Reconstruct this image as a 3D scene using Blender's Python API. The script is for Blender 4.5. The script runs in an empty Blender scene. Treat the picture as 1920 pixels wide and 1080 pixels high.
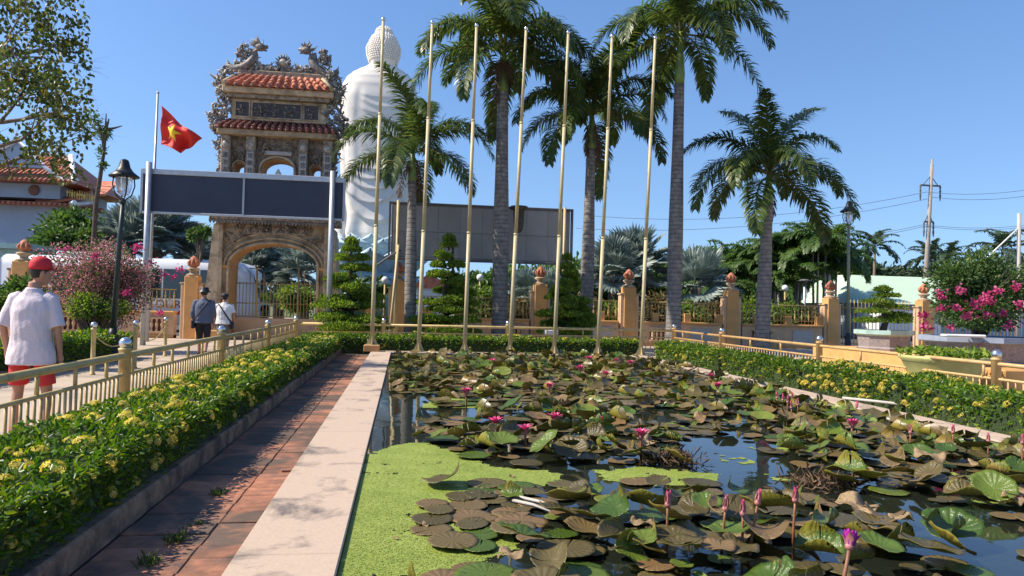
import bpy, math, random
import numpy as np
from mathutils import Vector, Matrix, noise as mnoise
random.seed(11)
rng = np.random.default_rng(11)
sc = bpy.context.scene
COL = sc.collection
R = math.radians
sin, cos, PI = math.sin, math.cos, math.pi

# ------------------------------------------------------------------ camera
F = 1400.0
YAW, PITCH, ROLL = R(8.25), R(1.35), R(1.4)
CAM = Vector((0, 0, 1.5))
fwd = Vector((sin(YAW)*cos(PITCH), cos(YAW)*cos(PITCH), sin(PITCH)))
r0 = Vector((cos(YAW), -sin(YAW), 0))
u0 = r0.cross(fwd)
rgt = r0*cos(ROLL) + u0*sin(ROLL)
upv = u0*cos(ROLL) - r0*sin(ROLL)
cd = bpy.data.cameras.new('camera')
cam = bpy.data.objects.new('camera', cd); COL.objects.link(cam)
Mx = Matrix((rgt, upv, -fwd)).transposed().to_4x4(); Mx.translation = CAM
cam.matrix_world = Mx
cd.sensor_width = 36; cd.lens = F/1920*36; cd.clip_start = .05; cd.clip_end = 4000
sc.camera = cam

# ------------------------------------------------------------------ sky, sun, exposure
SUN = Vector((-.69, -.02, .71)).normalized()
el = math.asin(SUN.z); az = math.atan2(SUN.x, SUN.y)
w = bpy.data.worlds.new('World'); sc.world = w; w.use_nodes = True
nt = w.node_tree
sky = nt.nodes.new('ShaderNodeTexSky'); sky.sky_type = 'NISHITA'; sky.sun_disc = False
sky.sun_elevation = el; sky.sun_rotation = az
sky.air_density = 1.3; sky.dust_density = .4; sky.ozone_density = 4.0; sky.altitude = 0
bg = nt.nodes['Background']; bg.inputs[1].default_value = .12
tcw = nt.nodes.new('ShaderNodeTexCoord'); mpw = nt.nodes.new('ShaderNodeMapping'); mpw.inputs['Scale'].default_value = (1, 1, .85); mpw.inputs['Location'].default_value = (0, 0, .14)
nmw = nt.nodes.new('ShaderNodeVectorMath'); nmw.operation = 'NORMALIZE'; hsw = nt.nodes.new('ShaderNodeHueSaturation'); hsw.inputs['Saturation'].default_value = 1.14; hsw.inputs['Hue'].default_value = .508
nt.links.new(tcw.outputs['Generated'], mpw.inputs['Vector']); nt.links.new(mpw.outputs[0], nmw.inputs[0]); nt.links.new(nmw.outputs[0], sky.inputs['Vector'])
nt.links.new(sky.outputs[0], hsw.inputs['Color']); nt.links.new(hsw.outputs[0], bg.inputs[0])
sl = bpy.data.lights.new('sun', 'SUN'); sl.energy = 5.0; sl.angle = R(.5); sl.color = (1, .90, .76)
so = bpy.data.objects.new('sun', sl); COL.objects.link(so)
so.rotation_euler = SUN.to_track_quat('Z', 'Y').to_euler(); so.location = SUN*60
vs = sc.view_settings; vs.view_transform = 'Standard'; vs.look = 'None'; vs.exposure = .68; vs.gamma = 1
sc.cycles.max_bounces = 6; sc.cycles.transparent_max_bounces = 8
sc.cycles.use_denoising = True

# ------------------------------------------------------------------ helpers
def ray(px, py): return fwd*F + rgt*(px-960) - upv*(py-540)
def at(px, py, Y):
    d = ray(px, py); return CAM + d*(Y/d.y)
def on(px, py, z=0.):
    d = ray(px, py); return CAM + d*((z-CAM.z)/d.z)
def proj(P):
    d = Vector(P)-CAM; z = d.dot(fwd); return 960+F*d.dot(rgt)/z, 540-F*d.dot(upv)/z

class MB:
    def __init__(s): s.v = []; s.f = []; s.m = []; s.s = []
    def add(s, V, Fc, mi=0, sm=False, M=None):
        o = len(s.v)
        s.v.extend([tuple(M @ Vector(v)) for v in V] if M else [tuple(v) for v in V])
        for f in Fc: s.f.append(tuple(i+o for i in f)); s.m.append(mi); s.s.append(sm)
        return s
    def box(s, x0, x1, y0, y1, z0, z1, mi=0, b=0, M=None):
        if b <= 0:
            V = [(x, y, z) for z in (z0, z1) for y in (y0, y1) for x in (x0, x1)]
            return s.add(V, [(0,2,3,1),(4,5,7,6),(0,1,5,4),(2,6,7,3),(0,4,6,2),(1,3,7,5)], mi, False, M)
        V = []; idx = {}
        X = (x0, x1); Y = (y0, y1); Z = (z0, z1); sg = (1, -1)
        for i in (0, 1):
            for j in (0, 1):
                for k in (0, 1):
                    for a in range(3):
                        p = [X[i]+sg[i]*b, Y[j]+sg[j]*b, Z[k]+sg[k]*b]
                        p[a] = (X[i], Y[j], Z[k])[a]
                        idx[(i,j,k,a)] = len(V); V.append(p)
        Fs = []
        I = lambda i,j,k,a: idx[(i,j,k,a)]
        Fs += [(I(0,0,0,0),I(0,0,1,0),I(0,1,1,0),I(0,1,0,0)), (I(1,0,0,0),I(1,1,0,0),I(1,1,1,0),I(1,0,1,0)),
               (I(0,0,0,1),I(1,0,0,1),I(1,0,1,1),I(0,0,1,1)), (I(0,1,0,1),I(0,1,1,1),I(1,1,1,1),I(1,1,0,1)),
               (I(0,0,0,2),I(0,1,0,2),I(1,1,0,2),I(1,0,0,2)), (I(0,0,1,2),I(1,0,1,2),I(1,1,1,2),I(0,1,1,2))]
        for j in (0,1):
            for k in (0,1): Fs.append((I(0,j,k,1),I(1,j,k,1),I(1,j,k,2),I(0,j,k,2)))
        for i in (0,1):
            for k in (0,1): Fs.append((I(i,0,k,0),I(i,1,k,0),I(i,1,k,2),I(i,0,k,2)))
        for i in (0,1):
            for j in (0,1): Fs.append((I(i,j,0,0),I(i,j,1,0),I(i,j,1,1),I(i,j,0,1)))
        for i in (0,1):
            for j in (0,1):
                for k in (0,1): Fs.append((I(i,j,k,0),I(i,j,k,1),I(i,j,k,2)))
        return s.add(V, Fs, mi, False, M)
    def tube(s, pts, rad, n=8, mi=0, sm=True, cap=True, M=None, flat=1.):
        pts = [Vector(p) for p in pts]
        if not hasattr(rad, '__len__'): rad = [rad]*len(pts)
        V = []; Fs = []; prev = None
        for i, p in enumerate(pts):
            t = (pts[min(i+1, len(pts)-1)] - pts[max(i-1, 0)])
            t = t.normalized() if t.length > 1e-9 else Vector((0,0,1))
            if prev is None:
                a = Vector((1,0,0)) if abs(t.x) < .8 else Vector((0,1,0))
            else: a = prev
            x = (a - t*a.dot(t)); x = x.normalized() if x.length > 1e-6 else t.orthogonal().normalized()
            prev = x; y = t.cross(x)
            for k in range(n):
                q = 2*PI*k/n; V.append(p + (x*cos(q) + y*sin(q)*flat)*rad[i])
        for i in range(len(pts)-1):
            for k in range(n):
                k2 = (k+1) % n; Fs.append((i*n+k, i*n+k2, (i+1)*n+k2, (i+1)*n+k))
        s.add(V, Fs, mi, sm, M)
        if cap:
            o = len(s.v) - len(V)
            s.f.append(tuple(o+k for k in reversed(range(n)))); s.m.append(mi); s.s.append(False)
            s.f.append(tuple(o+(len(pts)-1)*n+k for k in range(n))); s.m.append(mi); s.s.append(False)
        return s
    def lathe(s, prof, c=(0,0,0), n=16, mi=0, sm=True, sx=1, sy=1, rot=0, M=None):
        V = []; Fs = []
        for r, z in prof:
            for k in range(n):
                q = 2*PI*k/n+rot; V.append((c[0]+r*cos(q)*sx, c[1]+r*sin(q)*sy, c[2]+z))
        m = len(prof)
        for i in range(m-1):
            for k in range(n):
                k2 = (k+1) % n; Fs.append((i*n+k, i*n+k2, (i+1)*n+k2, (i+1)*n+k))
        Fs.append(tuple(reversed(range(n)))); Fs.append(tuple((m-1)*n+k for k in range(n)))
        return s.add(V, Fs, mi, sm, M)
    def ball(s, c, r, n=12, m=8, mi=0, sx=1, sy=1, sz=1, M=None):
        prof = [(max(r*sin(PI*i/m), r*.02), -r*cos(PI*i/m)*sz) for i in range(m+1)]
        return s.lathe(prof, c, n, mi, True, sx, sy, 0, M)
    def prism(s, poly, y0, y1, mi=0, M=None):
        n = len(poly); V = [(x, y0, z) for x, z in poly] + [(x, y1, z) for x, z in poly]
        Fs = [tuple(range(n)), tuple(reversed(range(n, 2*n)))]
        for i in range(n):
            j = (i+1) % n; Fs.append((i, i+n, j+n, j))
        return s.add(V, Fs, mi, False, M)
    def mesh(s, name, mats):
        me = bpy.data.meshes.new(name); me.from_pydata(s.v, [], s.f)
        for m in (mats if isinstance(mats, (list, tuple)) else [mats]): me.materials.append(m)
        me.polygons.foreach_set('material_index', s.m); me.polygons.foreach_set('use_smooth', s.s)
        me.update(); return me
    def build(s, name, mats, parent=None, loc=None, rz=None):
        return ob(name, s.mesh(name, mats), parent, loc, rz)

def ob(name, me, parent=None, loc=None, rz=None):
    o = bpy.data.objects.new(name, me); COL.objects.link(o)
    if parent: o.parent = parent
    if loc is not None: o.location = loc
    if rz is not None: o.rotation_euler = (0, 0, rz) if not hasattr(rz, '__len__') else rz
    return o
def tag(o, label=None, cat=None, group=None, kind=None):
    if label: o['label'] = label
    if cat: o['category'] = cat
    if group: o['group'] = group
    if kind: o['kind'] = kind
    return o
def thing(name, label, cat, loc=(0,0,0), rz=0, group=None):
    o = bpy.data.objects.new(name, None); COL.objects.link(o); o.location = loc; o.rotation_euler = (0,0,rz)
    o.empty_display_size = .2
    return tag(o, label, cat, group)
def dup(root, loc, rz=None, label=None, group=None, scale=None):
    r = root.copy(); COL.objects.link(r); r.location = loc
    if rz is not None: r.rotation_euler = (0,0,rz)
    if scale: r.scale = (scale,)*3 if not hasattr(scale, '__len__') else scale
    if label: r['label'] = label
    if group: r['group'] = group
    for ch in list(root.children):
        c = ch.copy(); COL.objects.link(c); c.parent = r
        for g in list(ch.children):
            d = g.copy(); COL.objects.link(d); d.parent = c
    return r
def fastmesh(name, V, Q, mat, var=None, smooth=False):
    V = np.asarray(V, np.float32).reshape(-1, 3); Q = np.asarray(Q, np.int32); k = Q.shape[1]
    me = bpy.data.meshes.new(name)
    me.vertices.add(len(V)); me.vertices.foreach_set('co', V.ravel())
    me.loops.add(Q.size); me.loops.foreach_set('vertex_index', Q.ravel())
    me.polygons.add(len(Q)); me.polygons.foreach_set('loop_start', np.arange(len(Q), dtype=np.int32)*k)
    try: me.polygons.foreach_set('loop_total', np.full(len(Q), k, np.int32))
    except Exception: pass
    if smooth: me.polygons.foreach_set('use_smooth', np.ones(len(Q), bool))
    for m in (mat if isinstance(mat, (list, tuple)) else [mat]): me.materials.append(m)
    if var is not None:
        a = me.attributes.new('var', 'FLOAT', 'POINT'); a.data.foreach_set('value', np.asarray(var, np.float32))
    me.update(calc_edges=True); me.validate(); return me
def unit(a): return a/np.maximum(np.linalg.norm(a, axis=-1, keepdims=True), 1e-9)
def rdir(n):
    return unit(rng.normal(size=(n, 3)))
def leaves(name, P, D, L, W, var, mat, fold=.25, hint=None, mesh_only=False, parent=None, kind='stuff'):
    """each leaf: a folded blade of two quads, base at P, along D"""
    P = np.asarray(P, float); n = len(P); D = unit(np.asarray(D, float))
    H = rdir(n) if hint is None else unit(np.asarray(hint, float)+.35*rdir(n))
    S = unit(np.cross(D, H)); N = np.cross(S, D)
    L = (np.ones(n)*L)[:, None]; W = (np.ones(n)*W)[:, None]
    b = P; t = P + D*L - N*L*.12
    up = N*W*fold
    r1 = P+D*L*.3+S*W*.42+up; r2 = P+D*L*.68+S*W*.46+up*.8
    l1 = P+D*L*.3-S*W*.42+up; l2 = P+D*L*.68-S*W*.46+up*.8
    V = np.stack([b, r1, r2, t, l2, l1], 1).reshape(-1, 3)
    o = (np.arange(n)*6)[:, None]
    Q = np.concatenate([o+np.array([[0,1,2,3]]), o+np.array([[0,3,4,5]])], 0)
    me = fastmesh(name, V, Q, mat, np.repeat(np.asarray(var, float)*np.ones(n), 6))
    if mesh_only: return me
    o = ob(name, me, parent)
    if kind: o['kind'] = kind
    return o

# ------------------------------------------------------------------ materials
def nodes(name):
    m = bpy.data.materials.new(name); m.use_nodes = True
    t = m.node_tree; b = t.nodes['Principled BSDF']; return m, t, b
def N(t, kind, **kw):
    n = t.nodes.new(kind)
    for k, v in kw.items(): setattr(n, k, v)
    return n
def ramp(t, stops):
    n = t.nodes.new('ShaderNodeValToRGB'); e = n.color_ramp.elements
    while len(e) < len(stops): e.new(.5)
    for x, (p, c) in zip(e, stops): x.position = p; x.color = (*c, 1)
    return n
def mul(c, k): return tuple(min(1, max(0, x*k)) for x in c)
def noisetex(t, scale, detail=6, coord='Object', rough=.6, dist=0, vec=None):
    n = N(t, 'ShaderNodeTexNoise'); n.inputs['Scale'].default_value = scale; n.inputs['Detail'].default_value = detail
    n.inputs['Roughness'].default_value = rough; n.inputs['Distortion'].default_value = dist
    if vec is None:
        tc = t.nodes.get('TC') or N(t, 'ShaderNodeTexCoord', name='TC'); vec = tc.outputs[coord]
    t.links.new(vec, n.inputs['Vector']); return n
def mat(name, c, rough=.6, var=.18, scale=5, bump=.15, bscale=40, metal=0, spec=.4, dirt=None, dirt_scale=1.2, dirt_lo=.52, dirt_hi=.68, objvar=.1, bdist=.01, world=False):
    m, t, b = nodes(name); L = t.links
    n1 = noisetex(t, scale)
    cr = ramp(t, [(.3, mul(c, 1-var)), (.7, mul(c, 1+var))]); L.new(n1.outputs['Fac'], cr.inputs[0]); out = cr.outputs[0]
    if dirt:
        n2 = noisetex(t, dirt_scale, 8, rough=.68, dist=.4, vec=N(t, 'ShaderNodeNewGeometry').outputs['Position'] if world else None)
        r2 = ramp(t, [(dirt_lo, (0,0,0)), (dirt_hi, (1,1,1))]); L.new(n2.outputs['Fac'], r2.inputs[0])
        mx = N(t, 'ShaderNodeMix', data_type='RGBA'); L.new(r2.outputs[0], mx.inputs['Factor']); L.new(out, mx.inputs['A'])
        mx.inputs['B'].default_value = (*dirt, 1); out = mx.outputs['Result']
    if objvar:
        oi = N(t, 'ShaderNodeObjectInfo'); mr = N(t, 'ShaderNodeMapRange')
        mr.inputs['To Min'].default_value = 1-objvar; mr.inputs['To Max'].default_value = 1+objvar
        L.new(oi.outputs['Random'], mr.inputs['Value'])
        hs = N(t, 'ShaderNodeHueSaturation'); L.new(mr.outputs[0], hs.inputs['Value']); L.new(out, hs.inputs['Color']); out = hs.outputs[0]
    L.new(out, b.inputs['Base Color'])
    b.inputs['Roughness'].default_value = rough; b.inputs['Metallic'].default_value = metal
    b.inputs['Specular IOR Level'].default_value = spec
    if bump:
        n3 = noisetex(t, bscale, 5); bp = N(t, 'ShaderNodeBump'); bp.inputs['Strength'].default_value = bump
        bp.inputs['Distance'].default_value = bdist; L.new(n3.outputs['Fac'], bp.inputs['Height']); L.new(bp.outputs[0], b.inputs['Normal'])
    return m
def leafmat(name, stops, rough=.42, trans=.3, spec=.4):
    m, t, b = nodes(name); L = t.links
    a = N(t, 'ShaderNodeAttribute', attribute_name='var')
    cr = ramp(t, stops); L.new(a.outputs['Fac'], cr.inputs[0])
    oi = N(t, 'ShaderNodeObjectInfo'); mr = N(t, 'ShaderNodeMapRange'); mr.inputs['To Min'].default_value = .85; mr.inputs['To Max'].default_value = 1.15
    L.new(oi.outputs['Random'], mr.inputs['Value']); hs = N(t, 'ShaderNodeHueSaturation'); L.new(mr.outputs[0], hs.inputs['Value']); L.new(cr.outputs[0], hs.inputs['Color'])
    L.new(hs.outputs[0], b.inputs['Base Color']); b.inputs['Roughness'].default_value = rough; b.inputs['Specular IOR Level'].default_value = spec
    tr = N(t, 'ShaderNodeBsdfTranslucent'); mx = N(t, 'ShaderNodeMixShader'); mx.inputs[0].default_value = trans
    br = N(t, 'ShaderNodeHueSaturation'); br.inputs['Value'].default_value = 1.5; br.inputs['Saturation'].default_value = 1.1
    L.new(hs.outputs[0], br.inputs['Color']); L.new(br.outputs[0], tr.inputs['Color'])
    L.new(b.outputs[0], mx.inputs[1]); L.new(tr.outputs[0], mx.inputs[2])
    L.new(mx.outputs[0], t.nodes['Material Output'].inputs['Surface']); return m

M = {}
M['ground'] = mat('paving', (.40,.32,.24), .85, .14, .6, .25, 30, dirt=(.22,.19,.16), dirt_scale=.5)
M['soil'] = mat('soil', (.07,.05,.035), .95, .4, 12, .8, 30)
M['terracotta'] = mat('terracotta', (.34,.145,.082), .8, .3, 9, .3, 60, dirt=(.10,.068,.05), dirt_scale=1.15, dirt_lo=.42, dirt_hi=.56, objvar=.16, world=True)
M['joint'] = mat('joint_dirt', (.055,.045,.038), .95, .3, 14, .5, 60)
M['coping'] = mat('pink_terrazzo', (.44,.335,.25), .75, .10, 60, .2, 120, dirt=(.14,.115,.10), dirt_scale=1.9, dirt_lo=.535, dirt_hi=.66, objvar=.03)
M['kerb'] = mat('weathered_kerb', (.27,.17,.105), .85, .3, 6, .6, 40, dirt=(.075,.055,.04), dirt_scale=3.5, dirt_lo=.42, dirt_hi=.60, world=True)
M['liner'] = mat('pool_wall', (.2,.19,.16), .8, .2, 4, .2)
M['rail'] = mat('ochre_paint', (.47,.35,.145), .45, .12, 6, .15, 60, dirt=(.22,.15,.07), dirt_scale=4, dirt_lo=.54, dirt_hi=.72, objvar=.08, world=True)
M['rail_or'] = mat('orange_ochre_paint', (.50,.32,.13), .48, .12, 6, .15, 60, dirt=(.27,.16,.07), dirt_scale=4, dirt_lo=.55, dirt_hi=.72, objvar=.08, world=True)
M['steel'] = mat('steel_ball', (.62,.62,.62), .22, .1, 10, 0, metal=.9, objvar=0)
M['pole'] = mat('pole_paint', (.46,.38,.21), .5, .14, 3, .08, 60, dirt=(.36,.28,.15), dirt_scale=2.5, dirt_lo=.6, dirt_hi=.75, objvar=.05)
M['galv'] = mat('galvanised', (.38,.40,.42), .45, .1, 6, .05, metal=.5)
M['navy'] = mat('navy_sheet', (.034,.042,.068), .55, .12, 1.5, .1, 8)
M['grey_panel'] = mat('grey_panel', (.27,.26,.25), .65, .08, 2, .06, 6, objvar=.06)
M['grey_frame'] = mat('grey_frame', (.10,.10,.105), .6, .1, 5)
M['statue'] = mat('white_statue', (.72,.67,.60), .6, .04, .6, .04, 3, dirt=(.52,.48,.42), dirt_scale=.5)
M['lotus'] = mat('lotus_blue', (.38,.50,.56), .6, .12, 1.2, .1, 8, dirt=(.28,.36,.38))
M['lotus_green'] = mat('lotus_green', (.20,.34,.26), .6, .12, 1.2, .1, 8)
M['cream'] = mat('cream_plaster', (.46,.345,.215), .75, .2, 3, .3, 25, dirt=(.15,.10,.065), dirt_scale=2.5, dirt_lo=.44, dirt_hi=.68)
M['ornate'] = mat('carved_plaster', (.31,.235,.16), .75, .3, 9, .5, 40, dirt=(.10,.08,.07), dirt_scale=7, dirt_lo=.45, dirt_hi=.62)
M['mosaic'] = mat('ceramic_mosaic', (.26,.22,.175), .5, .5, 22, .5, 50, dirt=(.09,.085,.085), dirt_scale=9, dirt_lo=.42, dirt_hi=.6, objvar=.2)
M['mosaic_w'] = mat('pale_mosaic', (.40,.36,.29), .5, .35, 20, .4, 50, dirt=(.16,.14,.13), dirt_scale=10, dirt_lo=.45, dirt_hi=.62)
M['paint_dk'] = mat('dark_inlay', (.06,.05,.05), .6, .5, 15, .3)
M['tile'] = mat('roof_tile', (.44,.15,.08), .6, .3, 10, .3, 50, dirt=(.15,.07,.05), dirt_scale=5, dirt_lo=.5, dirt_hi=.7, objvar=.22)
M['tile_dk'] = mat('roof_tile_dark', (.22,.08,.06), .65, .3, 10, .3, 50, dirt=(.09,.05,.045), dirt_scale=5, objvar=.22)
M['orange'] = mat('orange_plaster', (.55,.29,.10), .75, .12, 3, .2, 30, dirt=(.34,.18,.08), dirt_scale=1.5, dirt_lo=.55, dirt_hi=.75)
M['orange_lt'] = mat('pale_orange_plaster', (.58,.38,.22), .75, .12, 3, .2, 30, dirt=(.36,.22,.13), dirt_scale=1.5, dirt_lo=.55, dirt_hi=.75)
M['finial'] = mat('finial_clay', (.40,.15,.08), .7, .2, 12, .3)
M['maroon'] = mat('maroon_recess', (.16,.05,.04), .8, .2, 5)
M['plaque'] = mat('grey_plaque', (.40,.37,.33), .7, .12, 6, .1)
M['iron'] = mat('ochre_iron', (.40,.29,.11), .5, .15, 12, .1)
M['black'] = mat('black_paint', (.012,.013,.016), .45, .2, 8, .05)
M['lamp_green'] = mat('lamp_post_green', (.02,.035,.035), .45, .2, 8, .05)
M['lamp_grey'] = mat('lamp_post_grey', (.22,.24,.16), .5, .15, 8, .05)
M['bark'] = mat('bark', (.16,.13,.10), .9, .35, 9, .8, 30, bdist=.03)
M['bark_dk'] = mat('bark_dark', (.075,.06,.048), .9, .35, 9, .8, 30, bdist=.03)
M['pot_yellow'] = mat('yellow_green_pot', (.40,.39,.15), .6, .12, 3, .1, dirt=(.33,.31,.13))
M['pot_aqua'] = mat('aqua_trim', (.34,.47,.42), .6, .15, 4, .1, dirt=(.26,.3,.26))
M['granite'] = mat('speckled_stone', (.25,.21,.20), .7, .3, 24, .25, 60, dirt=(.12,.10,.10), dirt_scale=6)
M['slate'] = mat('blue_grey_rim', (.22,.25,.31), .6, .15, 5, .1)
M['white'] = mat('white_paint', (.75,.74,.72), .4, .05, 3, .03)
M['roof_green'] = mat('pale_green_roof', (.40,.52,.38), .6, .05, .8, .05, dirt=(.42,.5,.42))
M['wall_blue'] = mat('blue_grey_wall', (.36,.42,.50), .8, .08, .8, .06)
M['glass_dk'] = mat('dark_glass', (.02,.025,.03), .08, .2, 2, 0, spec=.8)
M['concrete'] = mat('concrete_pole', (.32,.28,.24), .85, .15, 3, .2)
M['wire'] = mat('cable', (.05,.05,.055), .6, .1, 5, 0)
M['bud'] = mat('bud_pink', (.42,.16,.15), .45, .35, 22, .1)
M['stem'] = mat('flower_stem', (.23,.10,.05), .5, .3, 20, .1)
M['petal_pink'] = mat('petal_pink', (.62,.07,.20), .4, .3, 25, .05, objvar=.25)
M['petal_purple'] = mat('petal_purple', (.40,.02,.30), .4, .35, 25, .05, objvar=.25)
M['skin'] = mat('skin', (.38,.20,.13), .5, .08, 12, .05, 80, objvar=.06)
M['hair'] = mat('hair', (.015,.012,.01), .5, .3, 40, .4, 200)
M['linen'] = mat('white_linen', (.66,.57,.60), .8, .05, 4, .5, 14, bdist=.02)
M['cotton'] = mat('white_cotton', (.70,.69,.68), .8, .05, 4, .4, 14, bdist=.02)
M['blue_shirt'] = mat('grey_blue_shirt', (.085,.10,.145), .8, .1, 4, .4, 14, bdist=.02)
M['red_cloth'] = mat('red_cloth', (.52,.03,.03), .75, .12, 6, .3, 18, bdist=.015)
M['red_cap'] = mat('red_cap', (.55,.02,.03), .7, .1, 10, .2, 60)
M['dk_trousers'] = mat('dark_trousers', (.015,.015,.02), .8, .2, 6, .3, 18)
M['khaki'] = mat('khaki_trousers', (.19,.15,.12), .8, .12, 6, .3, 18)
M['strap'] = mat('dark_strap', (.02,.022,.03), .7, .2, 10)
M['flag_red'] = mat('flag_red', (.66,.035,.025), .65, .06, 3, .15, 40)
M['flag_yellow'] = mat('flag_yellow', (.75,.55,.03), .65, .06, 3, .15, 40)
M['gold'] = mat('gold_letters', (.60,.42,.08), .45, .1, 5, 0)
M['dkbrown'] = mat('brown_letters', (.20,.08,.05), .6, .15, 8, 0)
M['dry'] = mat('dry_plant', (.26,.18,.09), .85, .35, 20, .4)
M['bus_white'] = mat('bus_white', (.62,.64,.66), .3, .04, 1, 0, spec=.5)
M['rubber'] = mat('rubber', (.02,.02,.02), .8, .2, 10)
# glass for lamps
m, t, b = nodes('lamp_glass'); b.inputs['Base Color'].default_value = (.9,.93,.95,1); b.inputs['Roughness'].default_value = .15
b.inputs['Transmission Weight'].default_value = .7; b.inputs['IOR'].default_value = 1.2; M['lamp_glass'] = m
# foliage
M['ixora'] = leafmat('ixora_leaf', [(0, (.035,.085,.012)), (.5, (.085,.17,.018)), (.8, (.20,.27,.028)), (1, (.38,.37,.05))], .36, .45)
M['ixora_core'] = mat('hedge_twigs', (.03,.05,.014), .9, .4, 20, .8, 40, bdist=.03)
M['yellow'] = leafmat('ixora_yellow', [(0, (.40,.30,.03)), (.5, (.62,.50,.07)), (1, (.74,.64,.20))], .6, .35)
M['palm'] = leafmat('royal_palm_leaf', [(0, (.032,.06,.016)), (.5, (.07,.11,.025)), (.9, (.16,.17,.04)), (1, (.27,.23,.08))], .34, .4, .5)
M['palm_dead'] = leafmat('dead_frond', [(0, (.06,.035,.02)), (1, (.16,.10,.055))], .8, .15)
M['bismarck'] = leafmat('silver_palm_leaf', [(0, (.09,.13,.12)), (.6, (.20,.25,.22)), (1, (.38,.43,.38))], .5, .25)
M['topiary'] = leafmat('topiary_leaf', [(0, (.07,.135,.02)), (.55, (.15,.225,.03)), (1, (.27,.32,.05))], .5, .45)
M['tree'] = leafmat('tree_leaf', [(0, (.045,.09,.022)), (.6, (.085,.15,.03)), (1, (.16,.21,.05))], .45, .36)
M['tree_far'] = leafmat('far_tree_leaf', [(0, (.03,.055,.03)), (.6, (.05,.085,.04)), (1, (.09,.13,.06))], .6, .25)
M['bodhi'] = leafmat('bodhi_leaf', [(0, (.03,.055,.012)), (.5, (.08,.11,.02)), (.8, (.17,.17,.03)), (1, (.28,.17,.03))], .4, .4)
M['boug_leaf'] = leafmat('bougainvillea_leaf', [(0, (.035,.075,.02)), (.6, (.08,.14,.035)), (1, (.17,.22,.06))], .5, .35)
M['boug_dry'] = leafmat('bougainvillea_dry', [(0, (.15,.13,.06)), (.5, (.38,.17,.18)), (1, (.52,.20,.28))], .6, .35)
M['boug_pink'] = leafmat('bougainvillea_bract', [(0, (.34,.04,.11)), (.6, (.52,.07,.20)), (1, (.58,.16,.30))], .6, .35)
M['shrub_red'] = leafmat('copper_shrub', [(0, (.05,.06,.02)), (.5, (.13,.09,.03)), (1, (.22,.13,.05))], .6, .25)
M['grass'] = leafmat('weed_blade', [(0, (.05,.08,.02)), (1, (.13,.17,.04))], .6, .3)
# ------------------------------------------------------------------ setting: ground, pool, path
PX0, PX1, PY0, PY1 = -.30, 6.62, .9, 21.05      # inner edges of the pool
WZ, CZ = .085, .125                                # water level, coping top
mb = MB(); G = 900
mb.add([(-G,-60,0),(G,-60,0),(G,G*2,0),(-G,G*2,0)], [(0,1,2,3)])
tag(mb.build('ground', M['ground']), kind='structure')
# lawn / scrub land beyond the car park
M['scrub'] = mat('scrub', (.09,.11,.04), .95, .35, .15, .3, 2)
mb = MB(); mb.add([(-G,70,.01),(G,70,.01),(G,G*2,.01),(-G,G*2,.01)], [(0,1,2,3)])
tag(mb.build('terrain', M['scrub']), kind='structure')
# asphalt of the car park behind the wall
M['asphalt'] = mat('asphalt', (.07,.07,.072), .9, .2, 2, .3, 60)
mb = MB(); mb.add([(-60,30.5,.006),(60,30.5,.006),(60,56,.006),(-60,56,.006)], [(0,1,2,3)])
tag(mb.build('road', M['asphalt']), kind='structure')

# water
m, t, b = nodes('pond_water'); b.inputs['Base Color'].default_value = (.012,.016,.011,1)
b.inputs['Roughness'].default_value = .03; b.inputs['IOR'].default_value = 1.33; b.inputs['Specular IOR Level'].default_value = 1.0
n3 = noisetex(t, 2.2, 3); bp = N(t, 'ShaderNodeBump'); bp.inputs['Strength'].default_value = .05; bp.inputs['Distance'].default_value = .05
t.links.new(n3.outputs['Fac'], bp.inputs['Height']); t.links.new(bp.outputs[0], b.inputs['Normal']); M['water'] = m
mb = MB(); mb.add([(PX0-.02,PY0-.02,WZ),(PX1+.02,PY0-.02,WZ),(PX1+.02,PY1+.02,WZ),(PX0-.02,PY1+.02,WZ)], [(0,1,2,3)])
tag(mb.build('pond_water', M['water']), kind='structure')

# copings with a slightly recessed liner wall below the lip
def coping(name, x0, x1, y0, y1, axis, cuts):
    root = thing(name, None, None); del_keys = [k for k in root.keys()]
    root['kind'] = 'structure'
    a0, a1 = (y0, y1) if axis == 'y' else (x0, x1)
    ed = [a0] + cuts + [a1]
    for i in range(len(ed)-1):
        mb = MB(); s, e = ed[i]+.0015, ed[i+1]-.0015
        if axis == 'y': mb.box(x0, x1, s, e, .099, CZ+random.uniform(-.001,.001), 0, .007)
        else: mb.box(s, e, y0, y1, .099, CZ+random.uniform(-.001,.001), 0, .007)
        mb.build('coping_slab', M['coping'], root)
    mb = MB()
    if axis == 'y': mb.box(x0+.015, x1-.02, y0+.01, y1-.01, 0, .0995)
    else: mb.box(x0+.01, x1-.01, y0+.015, y1-.02, 0, .0995)
    mb.build('pool_wall', M['liner'], root)
    return root
coping('coping_left', -.86, PX0, PY0, PY1, 'y', [4.2, 8.1, 12.3, 16.6])
coping('coping_right', PX1, 7.06, PY0, PY1, 'y', [5.1, 9.4, 13.4, 17.3])
coping('coping_back', -.86, 7.06, PY1, PY1+.62, 'x', [1.1, 3.1, 5.1])
coping('coping_front', -.86, 7.06, PY0-.5, PY0, 'x', [2, 4.5])

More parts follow.
